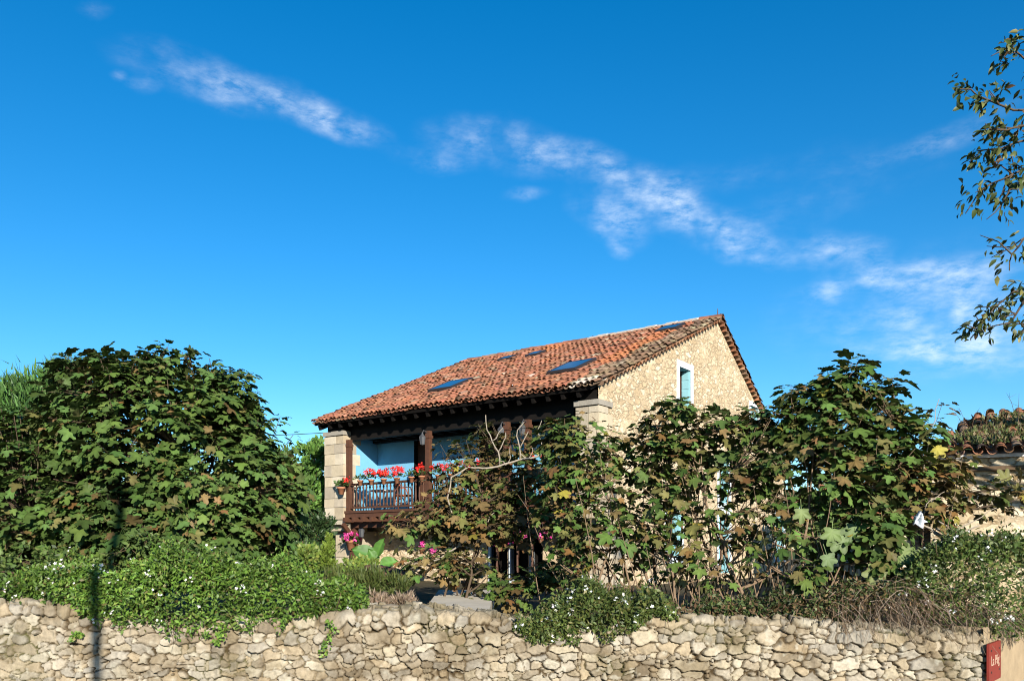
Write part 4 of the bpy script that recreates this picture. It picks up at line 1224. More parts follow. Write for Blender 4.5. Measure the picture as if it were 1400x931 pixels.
# the large fig on the left
fig_tree('fig_tree', 'large rounded dense green fig tree at the left, on the garden behind the wall', W(195, 815, 11.2) * np.array([1, 1, 0]) + np.array([0, 0, GZ]),
         [(*sc(205, 628, 11.3, 1.75, 1.25, 1.42), 480, .72), (*sc(306, 686, 11.0, 1.05, 1.0, 1.02), 170, .8), (*sc(90, 660, 11.0, 1.35, 1.0, 1.20), 190, .75), (*sc(-30, 700, 11.0, .9, .9, 1.0), 80, .7),
          (*sc(210, 720, 10.6, 1.7, .6, .55), 110, .5), (*sc(190, 515, 11.2, .9, .7, .35), 50, .5), (*sc(300, 545, 11.2, .55, .5, .45), 36, .5), (*sc(392, 610, 11.2, .18, .2, .30), 7, .4), (*sc(348, 690, 11.0, .72, .7, .80), 60, .7),
          (*sc(205, 622, 11.2, 1.85, 1.1, 1.55), 60, 1.0), (*sc(308, 505, 11.2, .12, .2, .14), 5, .2), (*sc(232, 482, 11.2, .3, .3, .12), 9, .3), (*sc(160, 492, 11.2, .22, .3, .10), 6, .3), (*sc(110, 500, 11.1, .4, .3, .14), 12, .3)],
         9, (5, 5, 1.5, .55, .10, .12, 3.2), 21, leaf=(.12, .205), leaves=(8, 11), trunk_r=.06, spread=.35)
# brownish fig in front of the gallery, with bare pale limbs
mf = fig_tree('fig_tree', 'sparse brown-leaved fig tree with pale bare limbs in front of the gallery', W(640, 818, 12.6) * np.array([1, 1, 0]) + np.array([0, 0, GZ]),
         [(*sc(625, 640, 12.6, .45, .45, .50), 40, .3), (*sc(690, 612, 12.7, .5, .3, .28), 20, .3), (*sc(605, 695, 12.5, .50, .45, .38), 44, .3), (*sc(660, 700, 12.5, .75, .5, .42), 66, .3), (*sc(720, 690, 12.5, .45, .4, .50), 44, .3),
          (*sc(590, 760, 12.4, .55, .4, .30), 30, .3), (*sc(640, 765, 12.3, .40, .4, .40), 16, .2), (*sc(540, 715, 12.5, .22, .3, .2), 7, .3), (*sc(740, 640, 12.6, .3, .3, .55), 16, .3), (*sc(690, 585, 12.8, .5, .3, .12), 10, .3), (*sc(700, 650, 12.7, .55, .3, .40), 34, .3)],
         6, (1.6, 1.2, 4.4, 5, .2, .9, .4), 33, leaf=(.12, .20), leaves=(4, 7), bark='bark', trunk_r=.024, spread=.22)
mb = MB()
D = 12.2
def lim(pts, r0, r1):
    P0_ = [W(x, y, D) for x, y in pts]; P = [P0_[0]]; r0 *= .8; r1 *= .8
    for i in range(len(P0_) - 1):
        P.append((P0_[i] + P0_[i + 1]) / 2 + rng.normal(0, .012, 3)); P.append(P0_[i + 1] + rng.normal(0, .006, 3))
    n_ = len(P)
    mb.tube(P, [r0 + (r1 - r0) * i / (n_ - 1) for i in range(n_)], 7)
lim([(622, 720), (612, 680), (618, 652), (640, 638), (655, 639), (668, 640), (690, 634), (712, 628), (735, 624), (742, 620)], .014, .019)
lim([(683, 635), (681, 618), (673, 603), (666, 588), (663, 568)], .016, .008)
lim([(681, 618), (688, 603), (692, 592)], .012, .007)
lim([(673, 603), (680, 594), (688, 585)], .011, .006)
lim([(711, 628), (711, 612), (706, 596), (710, 583), (717, 577)], .015, .007)
lim([(711, 612), (718, 597), (722, 590)], .011, .006)
lim([(740, 622), (740, 602), (735, 588), (741, 576)], .014, .006)
lim([(683, 630), (692, 636), (698, 626), (697, 610)], .010, .005)
lim([(711, 620), (722, 628), (728, 616), (726, 600)], .010, .005)
lim([(560, 778), (568, 770), (585, 771), (600, 764), (630, 745)], .012, .016)
lim([(625, 735), (650, 722), (668, 712), (676, 700)], .014, .007)
mb.build('bare_limb', M['palebark'], mf, True, world=True)
fig_tree('young_fig', 'low young fig with drooping olive leaves in front of the doors under the gallery', W(715, 822, 12.0) * np.array([1, 1, 0]) + np.array([0, 0, GZ]),
         [(*sc(700, 800, 12.0, .38, .3, .16), 22, .3), (*sc(745, 792, 12.0, .38, .3, .20), 24, .3), (*sc(768, 770, 12.1, .3, .3, .2), 14, .3)],
         5, (4, 3, 3, 2, .3, .5, 1.5), 35, leaf=(.12, .19), leaves=(5, 8), trunk_r=.016, spread=.15)
# row of multi-stemmed figs on the right
Z0 = np.array([1, 1, 0]); ZG = np.array([0, 0, GZ])
fig_tree('fig_tree', 'loose olive fig tree with slanting thin stems at the centre, left of the gable', W(855, 815, 10.9) * Z0 + ZG,
         [(*sc(795, 605, 11.0, .55, .5, .42), 50, .5), (*sc(850, 660, 10.9, .8, .6, .50), 54, .4), (*sc(775, 690, 11.0, .45, .5, .60), 50, .4), (*sc(915, 625, 10.9, .5, .5, .50), 36, .4), (*sc(765, 590, 11.1, .25, .3, .25), 16, .4),
          (*sc(840, 770, 10.6, .8, .4, .30), 20, .4), (*sc(850, 725, 10.7, .8, .4, .28), 30, .4), (*sc(880, 600, 10.9, .4, .4, .25), 12, .4)],
         9, (3, 2.6, 3.4, 2.2, .35, .5, 2), 41, leaf=(.11, .205), leaves=(5, 8), bark='figstem', trunk_r=.024, suckers=30, spread=.40, splay=.2)
fig_tree('fig_tree', 'tall upright fig tree with many straight stems in front of the gable', W(975, 830, 10.5) * Z0 + ZG,
         [(*sc(925, 572, 10.6, .35, .4, .30), 20, .4), (*sc(985, 612, 10.6, .7, .5, .52), 40, .4), (*sc(1040, 600, 10.6, .45, .5, .50), 42, .4), (*sc(990, 680, 10.5, .85, .6, .48), 42, .4),
          (*sc(900, 700, 10.5, .5, .5, .5), 15, .4), (*sc(1000, 760, 10.3, .8, .4, .40), 26, .4), (*sc(938, 552, 10.6, .16, .2, .16), 6, .3), (*sc(1035, 556, 10.6, .16, .2, .12), 5, .3), (*sc(985, 575, 10.6, .3, .3, .10), 6, .3)],
         12, (3, 3.4, 3, 1.5, .35, .4, 2), 43, leaf=(.11, .205), leaves=(5, 8), bark='figstem', trunk_r=.024, suckers=46, spread=.42, splay=.06)
fig_tree('fig_tree', 'tallest dense green fig tree of the right-hand row, right of the gable', W(1120, 830, 10.2) * Z0 + ZG,
         [(*sc(1140, 575, 10.3, .58, .6, .56), 58, .5), (*sc(1185, 560, 10.3, .42, .5, .35), 30, .5), (*sc(1110, 640, 10.2, .75, .6, .52), 46, .5), (*sc(1205, 630, 10.1, .55, .5, .35), 34, .4),
          (*sc(1090, 740, 10.0, .6, .5, .45), 24, .4), (*sc(1190, 720, 9.8, .45, .35, .30), 30, .3, 1.15), (*sc(1215, 755, 9.7, .2, .2, .15), 6, .3, 1.3), (*sc(1235, 600, 10.2, .35, .4, .25), 18, .4), (*sc(1150, 515, 10.3, .25, .3, .2), 10, .3), (*sc(1145, 575, 10.3, .75, .6, .70), 20, 1.0), (*sc(1205, 528, 10.3, .18, .2, .12), 6, .2), (*sc(1095, 535, 10.3, .16, .2, .14), 6, .2), (*sc(1240, 565, 10.2, .15, .2, .12), 5, .2), (*sc(1060, 575, 10.3, .16, .2, .16), 6, .2), (*sc(1175, 500, 10.3, .10, .2, .10), 4, .2)],
         10, (3.4, 4, 2.4, 1.1, .25, .3, 2.4), 47, leaf=(.13, .225), leaves=(5, 9), bark='figstem', trunk_r=.026, suckers=36, spread=.38, splay=.1,
         big=[(W(x, y, 9.55), a, z) for x, y, a, z in ((1172, 712, -30, .30), (1192, 700, 20, .32), (1206, 722, 10, .36), (1222, 742, 35, .36), (1232, 752, 55, .34), (1203, 768, -25, .32), (1160, 728, -45, .30), (1138, 716, -10, .26), (1212, 700, 60, .28), (1128, 752, 15, .24), (1095, 690, 0, .22))])
rf = fig_tree('fig_tree', 'low rusty-leaved fig tree with bare pale limbs in front of the barn', W(1262, 790, 10.0) * Z0 + ZG,
         [(*sc(1265, 650, 10.2, .50, .4, .28), 40, .3), (*sc(1335, 680, 10.2, .55, .3, .14), 20, .3), (*sc(1215, 655, 10.2, .40, .4, .32), 34, .3), (*sc(1300, 630, 10.3, .3, .3, .15), 12, .3), (*sc(1270, 560, 10.3, .22, .2, .25), 7, .2), (*sc(1385, 660, 10.3, .2, .3, .1), 6, .3), (*sc(1270, 690, 10.2, .5, .3, .2), 10, .3)],
         4, (1, 1, 3, 4.5, .5, 2.6, .4), 53, leaf=(.11, .19), leaves=(5, 7), bark='bark', trunk_r=.020, spread=.12, facing=.1)
mb = MB(); D = 9.95
lim([(1262, 790), (1275, 760), (1290, 735), (1278, 728), (1262, 718), (1245, 700)], .03, .012)
lim([(1303, 748), (1292, 732), (1278, 728)], .022, .028)
lim([(1280, 722), (1294, 731), (1308, 730), (1325, 724), (1340, 718)], .022, .010)
lim([(1282, 712), (1300, 724), (1320, 718), (1340, 706), (1362, 694)], .012, .005)
lim([(1270, 706), (1272, 690), (1282, 678), (1292, 672)], .012, .005)
lim([(1262, 706), (1266, 690), (1276, 680)], .010, .004)
lim([(1262, 650), (1268, 610), (1278, 575), (1284, 545)], .010, .004)
mb.build('bare_limb', M['palebark'], rf, True, world=True)
# small rag caught in the branches
n_ = 12
uu, vv = np.meshgrid(np.linspace(-1, 1, n_), np.linspace(0, 1, n_))
c0 = W(1257, 700, 9.5)
V = np.stack([c0[0] + uu.ravel() * (.012 + .075 * vv.ravel()), c0[1] + .045 * np.sin(uu.ravel() * 6 + vv.ravel() * 4), c0[2] - vv.ravel() * (.15 + .05 * np.sin(uu.ravel() * 4 + 1)) + .015 * np.cos(uu.ravel() * 4)], 1)
ii = np.arange(n_ * n_).reshape(n_, n_)
Fq = np.stack([ii[:-1, :-1].ravel(), ii[:-1, 1:].ravel(), ii[1:, 1:].ravel(), ii[1:, :-1].ravel()], 1)
o = link('white_rag', make_mesh('white_rag', V, Fq, M['cloth'], None, True)); o.modifiers.new('thick', 'SOLIDIFY').thickness = .006
tag(o, 'small bluish white rag hanging among the pale limbs beside the lean-to tiles', 'cloth')

# feathery evergreens
def feathery(name, label, base, blobs, n, cols, w, seed, size=(.10, .2), group=None, trunk_r=.08, cat='tree', tm=None, upw=.6):
    r = np.random.default_rng(seed); base = np.array(base, float)
    t = thing(name, label, cat, tuple(base), 0, group)
    mb = MB(); P, D_ = [], []
    tot = sum(b[1][0] * b[1][2] for b in blobs)
    for (c, rad) in blobs:
        c = np.array(c); rad = np.array(rad)
        m = int(n * rad[0] * rad[2] / tot); ns = max(6, m // 45)
        d = rand_dirs(ns, r); e = c + d * rad * r.uniform(.6, 1.08, (ns, 1))
        mb.tube(bez(base, (base + c) / 2 + np.array([*r.normal(0, .1, 2), 0]), c, 6), [trunk_r * (1 - .14 * i) for i in range(6)], 6)
        for k in range(ns):
            a = c + d[k] * rad * .15
            if k < 40: mb.tube([a, (a + e[k]) / 2 + np.array([0, 0, .03]), e[k]], [trunk_r * .25, trunk_r * .15, .003], 4, cap=False)
        i = r.integers(0, ns, m); f = r.uniform(.35, 1, (m, 1))
        P.append(c + (e[i] - c) * f + r.normal(0, .055, (m, 3)) * (rad.mean() / .6))
        D_.append(nrm(d[i] + r.normal(0, .55, (m, 3)) + np.array([0, 0, upw])))
    mb.build('trunk', M['stem'], t, True, world=True)
    P = np.concatenate(P); D_ = np.concatenate(D_); m = len(P)
    C = palette(m, cols, w, .2, r) * (.7 + .6 * fbm(P[:, 0] * 2.2, P[:, 2] * 2.2, seed, 3)[:, None])
    scatter('crown', M['leaf'], tm or SMALL, P, D_, rand_dirs(m, r), r.uniform(*size, m), C, t, r)
    return t
feathery('evergreen_tree', 'feathery light green evergreen behind the left edge of the big fig', W(60, 800, 14) * Z0 + ZG,
         [(W(50, 575, 14), (.80, .7, .85)), (W(10, 600, 14), (1.0, .8, .8)), (W(85, 530, 14), (.45, .4, .42)), (W(-70, 640, 14), (1.0, .8, .8))], 42000,
         [(.10, .22, .05), (.10, .20, .05), (.05, .11, .035)], (3, 2, 2), 61, (.10, .22), tm=NEEDLE, trunk_r=.07, upw=.9)
feathery('evergreen_tree', 'bright green bushy evergreen beside the left stone pier of the house', W(425, 790, 27) * Z0 + ZG,
         [(W(420, 690, 27), (.9, .9, 1.6)), (W(430, 628, 27), (.62, .6, .80)), (W(395, 680, 27), (.7, .7, 1.6)), (W(425, 760, 27), (1.0, .9, .8))], 8000,
         [(.11, .22, .045), (.15, .27, .055), (.07, .15, .03)], (3, 2, 2), 62, (.14, .26), trunk_r=.1)
feathery('garden_shrub', 'dark green shrub filling the gap at the foot of the left stone pier', W(438, 780, 17) * Z0 + ZG,
         [(W(432, 728, 17), (.42, .4, .55)), (W(415, 760, 16), (.5, .4, .35))], 2600, [(.035, .07, .022), (.05, .09, .03)], (2, 1), 63, (.06, .12), cat='shrub', trunk_r=.02)
feathery('garden_shrub', 'yellow-green round-leaved shrub on the garden below the left pier', W(470, 795, 15) * Z0 + ZG,
         [(W(412, 765, 15), (.36, .4, .28)), (W(482, 780, 15), (.5, .4, .2)), (W(505, 772, 15.2), (.25, .3, .14))], 2600, [(.17, .24, .045), (.12, .19, .04), (.22, .27, .06)], (3, 3, 1), 64, (.05, .09), cat='shrub', trunk_r=.012, tm=ROUND)
feathery('dwarf_cypress', 'small cone-shaped yellow-green dwarf cypress at the foot of the pier', W(449, 790, 14.4) * Z0 + ZG,
         [(W(449, 768, 14.4), (.15, .15, .20)), (W(449, 752, 14.4), (.11, .11, .20)), (W(450, 740, 14.4), (.06, .06, .14))], 4000, [(.13, .20, .03), (.17, .24, .04)], (1, 1), 65, (.04, .08), cat='shrub', trunk_r=.01, tm=NEEDLE + SMALL, upw=1.4)
feathery('lavender_bush', 'dark green fine-leaved bush on the garden above the wall', W(490, 815, 12) * Z0 + ZG,
         [(W(455, 798, 12), (.38, .3, .22)), (W(505, 796, 12), (.38, .3, .22)), (W(545, 800, 12), (.22, .3, .18))], 5200, [(.075, .10, .025), (.10, .12, .035), (.055, .08, .02)], (2, 1, 2), 66, (.05, .13), cat='shrub', trunk_r=.008, tm=NEEDLE, upw=1.8)
feathery('dry_heather', 'dry grey-brown heather on the garden just behind the wall top', W(530, 828, 10.6) * Z0 + ZG,
         [(W(520, 822, 10.6), (.20, .2, .12)), (W(552, 823, 10.6), (.18, .2, .12))], 2400, [(.28, .21, .15), (.34, .27, .20), (.20, .14, .09)], (2, 1, 1), 67, (.04, .09), cat='shrub', trunk_r=.006, tm=NEEDLE, upw=1.5)
# hedges that close the gaps behind
feathery('garden_hedge', 'leafy green hedge behind the fig trees, right of the house', W(1180, 780, 24) * Z0 + ZG,
         [(W(1110, 710, 24), (.9, .8, 1.0)), (W(1160, 700, 24), (1.0, .8, 1.2)), (W(1215, 705, 24), (1.0, .8, 1.1)), (W(1270, 700, 24), (1.0, .8, 1.1))], 6000, [(.05, .10, .025), (.08, .13, .03)], (2, 1), 68, (.12, .24), cat='hedge', trunk_r=.05)
feathery('garden_hedge', 'dark leafy hedge behind the big left fig tree', W(250, 780, 19) * Z0 + ZG,
         [(W(-40, 720, 19), (1.6, .8, 1.2)), (W(100, 710, 19), (1.6, .8, 1.3)), (W(230, 705, 19), (1.5, .8, 1.3)), (W(350, 715, 19), (1.1, .8, 1.1))], 7000, [(.035, .07, .02), (.05, .09, .025)], (2, 1), 69, (.12, .24), cat='hedge', trunk_r=.05)
# far trees so that the land does not end behind the garden
r = np.random.default_rng(5)
n = 9000; xx = r.uniform(-160, 160, n); base_y = 95 + 12 * np.sin(xx * .05)
hh = 6 + 3.5 * fbm(xx * .09, xx * 0, 8, 3)
P = np.stack([xx, base_y + r.uniform(-4, 4, n), GZ + hh * r.uniform(0, 1, n) ** .7], 1)
o = scatter('far_wood', M['leaf'], ROUND, P, rand_dirs(n, r), rand_dirs(n, r), r.uniform(1.0, 2.2, n), palette(n, [(.045, .075, .03), (.06, .09, .035)], (1, 1), .2, r), None, r)
tag(o, kind='stuff'); o['label'] = 'dark belt of far trees behind the garden'; o['category'] = 'wood'
# ground between garden and far wood is the ground sheet

# white-flowered creepers hanging over the wall
def creeper(label, spine, n, nfl, seed, cols, w, size=(.03, .075), name='flowering_creeper', stems=60):
    """spine: list of (px, y_top, y_bottom, depth_front, depth_back): the mass between two picture rows, over the wall"""
    r = np.random.default_rng(seed)
    sp = np.array(spine, float)
    def sample(m, outer):
        px = r.uniform(sp[0, 0], sp[-1, 0], m)
        yt, yb, df, db = (np.interp(px, sp[:, 0], sp[:, k]) for k in (1, 2, 3, 4))
        lump = fbm(px * .03, px * 0 + seed, seed, 4)
        yt = yt + (lump - .40) * 52; yb = yb + (fbm(px * .06, px * 0 + 9, seed + 1, 3) - .5) * 52
        th = r.uniform(0, 1, m)                        # from the front skirt over the top to the back
        f = np.where(th < .45, th / .45, 1.0); g = np.where(th < .45, 0, (th - .45) / .55)
        d = df + (db - df) * g
        py = yb + (yt - yb) * (1 - (1 - f) ** 1.6) + g * 6
        z = EYE - (py - HY_PX) / F_PX * df - g * .12
        bul = .08 * np.sin(np.pi * f) + .20 * (fbm(px * .035, z * 6, seed + 2, 3) - .45)
        P = np.stack([(px - CX) / F_PX * d, d - np.where(g > 0, 0, bul), z + .10 * np.sin(g * 3.14) + .16 * (fbm(px * .05 + 7, g * 4, seed + 5, 3) - .45) * (g > 0)], 1)
        dep = r.random(m) ** 2 * (.16 if not outer else .02) - np.where(r.random(m) < .10, r.uniform(0, .13, m), 0)
        nor = nrm(np.stack([r.normal(0, .15, m), -1 + 1.4 * g, .35 + .9 * f], 1))
        return P - nor * dep[:, None] + r.normal(0, .012, (m, 3)), nor
    P, N_ = sample(n, False)
    t = thing(name, label, 'creeper', tuple(P.mean(0)))
    y = nrm(N_ * .35 + rand_dirs(n, r) + np.array([0, -.1, -.15]))
    C = palette(n, cols, w, .26, r) * (.42 + .92 * fbm(P[:, 0] * 3, P[:, 2] * 5, seed, 3)[:, None])
    scatter('foliage', M['leaf'], SMALL, P, y, nrm(N_ + .7 * rand_dirs(n, r)), r.uniform(*size, n), C, t, r)
    if nfl:
        H, HN = sample(nfl, True); H = H + HN * .03
        i = np.repeat(np.arange(nfl), r.integers(2, 7, nfl)); m = len(i)
        p = H[i] + r.normal(0, .022, (m, 3)); z = nrm(HN[i] + .5 * r.normal(size=(m, 3)))
        fo = scatter('flowers', M['petal'], FLOWER, p, nrm(np.cross(z, rand_dirs(m, r))), z, r.uniform(.026, .046, m), palette(m, [(.80, .80, .78), (.74, .76, .80)], (2, 1), .08, r), t, r)
        fo['kind'] = 'stuff'
    mb = MB()
    A, AN = sample(stems, False)
    for k in range(stems):
        q = A[k]; e = q + np.array([*r.normal(0, .15, 2), -abs(r.normal(.1, .1))])
        mb.tube(bez(q, (q + e) / 2 - AN[k] * .05, e, 4), [.004, .004, .003, .002], 4, cap=False)
    mb.build('stems', M['stem'], t, world=True)
    return t
CG = [(.10, .19, .026), (.135, .235, .036), (.06, .12, .02), (.175, .25, .05), (.14, .13, .04)]
creeper('white-flowered green creeper spilling over the wall below the big left fig', [(-60, 800, 830, 9.15, 10.6), (60, 790, 828, 9.15, 10.6), (110, 775, 850, 8.95, 10.6), (200, 765, 862, 8.93, 10.6), (310, 755, 864, 8.93, 10.6), (420, 785, 850, 8.95, 10.4), (500, 818, 842, 9.1, 10.0)], 38000, 80, 71, CG, (3, 3, 2.4, 1, .5))
creeper('white-flowered olive creeper spilling over the middle of the wall', [(705, 848, 866, 8.98, 9.8), (740, 828, 876, 8.93, 10.0), (790, 808, 878, 8.93, 10.2), (850, 806, 866, 8.93, 10.2), (900, 818, 846, 9.0, 10.0), (925, 836, 844, 9.1, 9.8)], 17000, 60, 72, [(.13, .165, .04), (.10, .15, .036), (.17, .16, .05), (.06, .095, .024)], (3, 3, 1, 2))
creeper('white-flowered creeper heaped above the red sign at the right end of the wall', [(1200, 800, 842, 9.25, 10.2), (1250, 765, 842, 9.2, 10.4), (1310, 735, 848, 9.15, 10.6), (1370, 725, 862, 9.15, 11.0), (1460, 720, 862, 9.6, 11.2)], 21000, 75, 73, [(.115, .16, .038), (.08, .13, .03), (.17, .17, .055), (.05, .085, .022)], (3, 3, 1, 2))
creeper('dark leafy undergrowth and dead leaves at the foot of the straight fig stems', [(880, 834, 846, 9.2, 10.2), (950, 818, 847, 9.2, 10.3), (1040, 812, 848, 9.2, 10.3), (1120, 808, 848, 9.2, 10.3), (1210, 800, 842, 9.25, 10.3)], 8000, 0, 76, [(.07, .10, .03), (.045, .07, .02), (.14, .09, .045), (.10, .13, .035), (.20, .14, .08)], (2, 3, 2, 1, 1), size=(.03, .08), name='undergrowth_plant', stems=120)
creeper('ground-hugging green ivy under the left fig tree', [(-20, 765, 800, 9.9, 11.0), (60, 745, 800, 9.8, 11.0), (130, 762, 800, 9.8, 11.0), (200, 728, 795, 9.75, 11.0), (290, 758, 795, 9.8, 11.0), (340, 775, 790, 10.0, 11.0)], 2600, 12, 74, [(.10, .16, .035), (.07, .12, .03), (.15, .20, .05)], (2, 2, 1), size=(.05, .09), name='ivy_plant')
def strand(label, px, y0, y1, seed):
    r = np.random.default_rng(seed); n = 90
    f = r.uniform(0, 1, n); q = np.array([W(px + r.normal(0, 3) + 5 * math.sin(k * 5), y0 + (y1 - y0) * k, 8.91) for k in f]); q[:, 1] -= r.uniform(0, .05, n)
    t = thing('ivy_strand', label, 'plant', tuple(q.mean(0)))
    scatter('foliage', M['leaf'], ROUND, q, nrm(rand_dirs(n, r) + np.array([0, -.4, -.3])), nrm(rand_dirs(n, r) + np.array([0, -1.2, .6])), r.uniform(.025, .045, n), palette(n, CG, (2, 2, 1, 1, .3), .2, r), t, r)
    mb = MB(); mb.tube([W(px + 5 * math.sin(k * 5), y0 + (y1 - y0) * k, 8.93) for k in np.linspace(0, 1, 8)], .004, 4); mb.build('stems', M['stem'], t, world=True)
strand('thin ivy strand hanging down the stones left of the middle of the wall', 448, 845, 898, 3)
strand('short leafy tuft growing out of the stones near the lamp-post shadow', 105, 862, 874, 4)
strand('small ivy strand hanging on the wall under the left creeper', 302, 850, 880, 6)

# tangle of dry vines over the right part of the wall
r = np.random.default_rng(81)
dv = thing('dry_vine', 'tangle of dry brown vine stems hanging over the right part of the wall', 'vine', tuple(W(1230, 840, 9.2)))
mb = MB()
DRYC = [(.34, .27, .20), (.24, .17, .11), (.16, .11, .07), (.28, .22, .17), (.10, .07, .045)]
for k in range(560):
    mb.col = DRYC[r.integers(0, 5)]
    px = r.normal(1225, 62); px = min(max(px, 1075), 1375)
    yt = np.interp(px, [1070, 1130, 1220, 1300, 1380], [850, 830, 815, 820, 836]) + r.normal(0, 9)
    d = r.uniform(9.05, 9.6); a = W(px, yt, d); L = abs(r.normal(.24, .13))
    over = r.random() < .5
    dx = r.normal(0, .20)
    m1 = a + np.array([dx * .5 + r.normal(0, .08), -.12 if over else r.normal(0, .1), r.normal(.03, .08)])
    e = a + np.array([dx, (-(d - 8.9) if over else r.normal(0, .15)), -L * 1.0 if over else r.normal(-.05, .12)])
    if over: e[1] = 8.88 + r.normal(0, .02); e[1] = min(e[1], 8.93)
    mb.tube(bez(a, m1, e, 6), [.0045, .004, .0035, .003, .0025, .0015], 4, cap=False)
mb.build('stems', M['dry'], dv, world=True)
n = 1500
px = np.clip(r.normal(1215, 75, n), 1080, 1370); P = np.array([W(a, np.interp(a, [1070, 1130, 1220, 1300, 1380], [846, 820, 806, 812, 832]) + r.normal(8, 14), r.uniform(8.95, 9.5)) for a in px])
scatter('foliage', M['leaf'], SMALL, P, rand_dirs(n, r), rand_dirs(n, r), r.uniform(.025, .06, n), palette(n, [(.16, .10, .05), (.09, .07, .03), (.10, .13, .04), (.22, .15, .07)], (3, 2, 1.2, 1), .2, r), dv, r)
# dead hanging stems down the rendered wall
dr = thing('dry_vine', 'thin dry stems trailing down the sandy rendered wall right of the sign', 'vine', tuple(P0 + Pdir * 1.4 + Nn * .05 + np.array([0, 0, .8])))
mb = MB()
for k in range(110):
    mb.col = DRYC[r.integers(0, 5)]
    u_ = r.uniform(.7, 2.6); b = P0 + Pdir * u_ + Nn * r.uniform(.02, .06) + np.array([0, 0, .82 + r.uniform(0, .06)])
    e = b + Pdir * r.normal(0, .08) + Nn * .03 + np.array([0, 0, -abs(r.normal(.16, .13))])
    mb.tube(bez(b, (b + e) / 2 + Nn * .05, e, 4), [.004, .0035, .003, .002], 4, cap=False)
mb.build('stems', M['dry'], dr, world=True)

# big-leaved plant by the gallery post
bp = thing('broadleaf_plant', 'lush plant with huge bright green leaves beside the left lower post', 'plant', tuple(W(512, 790, 17.5) * Z0 + ZG))
P, Y, Z, S = [], [], [], []
mb = MB(); b0 = np.array(W(514, 795, 17.5) * Z0 + ZG)
for (px, py, dx, dz, s, nx) in ((512, 762, -.85, .42, .50, .35), (516, 760, .25, .95, .40, -.5), (520, 772, .9, .28, .38, -.2), (518, 778, .8, -.15, .32, 0), (512, 776, -.8, .05, .3, .3), (514, 770, -.3, .8, .34, .3)):
    p = W(px, py, 17.4); P.append(p); Y.append((dx, -.25, dz)); Z.append((nx, -1.0, .45)); S.append(s)
    mb.tube(bez(b0, (b0 + p) / 2 + np.array([0, 0, .1]), p, 5), [.02, .018, .016, .013, .01], 6)
for o_ in range(len(P)):
    pass
mb.build('stalks', M['stem'], bp, world=True)
scatter('leaves', M['leaf'], [big_leaf(1), big_leaf(2), big_leaf(3)], np.array(P), np.array(Y), np.array(Z), np.array(S), palette(len(P), [(.065, .15, .028), (.09, .20, .04)], (1, 1), .15), bp)
# rusty barrel lying in the garden, with the iron ring and clay pots near the path
br = thing('rusty_barrel', 'brown rusty barrel lying on its side in the garden below the gallery', 'barrel', tuple(W(528, 792, 14.5)))
c0 = W(528, 790, 14.5); axd = nrm(np.array([.9, .5, -.18])); mb = MB()
prf = [(0, -.40), (.16, -.40), (.17, -.38), (.20, -.17), (.21, 0), (.20, .17), (.17, .38), (.16, .40), (0, .40)]
e1 = nrm(np.cross(axd, np.array([0, 0, 1.]))); e2 = np.cross(axd, e1)
V = []; F = []
for i, (rr, h_) in enumerate(prf):
    for k in range(18):
        w = k * math.pi / 9; V.append(c0 + axd * h_ + max(rr, .004) * (math.cos(w) * e1 + math.sin(w) * e2))
for i in range(len(prf) - 1):
    for k in range(18): F.append((i * 18 + k, i * 18 + (k + 1) % 18, (i + 1) * 18 + (k + 1) % 18, (i + 1) * 18 + k))
mb.add(V, F); mb.build('staves', M['rust'], br, True, world=True)
for h_ in (-.32, -.12, .12, .32):
    mb = MB(); rr = np.interp(h_, [-.38, -.17, 0, .17, .38], [.17, .20, .21, .20, .17]) + .005
    mb.tube([c0 + axd * h_ + rr * (math.cos(w) * e1 + math.sin(w) * e2) for w in np.linspace(0, 2 * math.pi, 25)], .008, 5); mb.build('hoop', M['iron'], br, True, world=True)
ring = thing('iron_ring', 'small dark iron ring standing on the wall top beside the dry heather', 'ring', tuple(W(571, 832, 9.4)))
mb = MB(); cr_ = W(571, 826, 9.4); mb.tube([cr_ + .032 * np.array([math.cos(w), .3 * math.sin(w), math.sin(w)]) for w in np.linspace(0, 2 * math.pi, 25)], .007, 6)
mb.build('hoop', M['iron'], ring, True, world=True)
mb = MB(); mb.tube([cr_ - np.array([0, 0, .10]), cr_ - np.array([0, 0, .03])], .008, 6); mb.build('stake', M['iron'], ring, True, world=True)

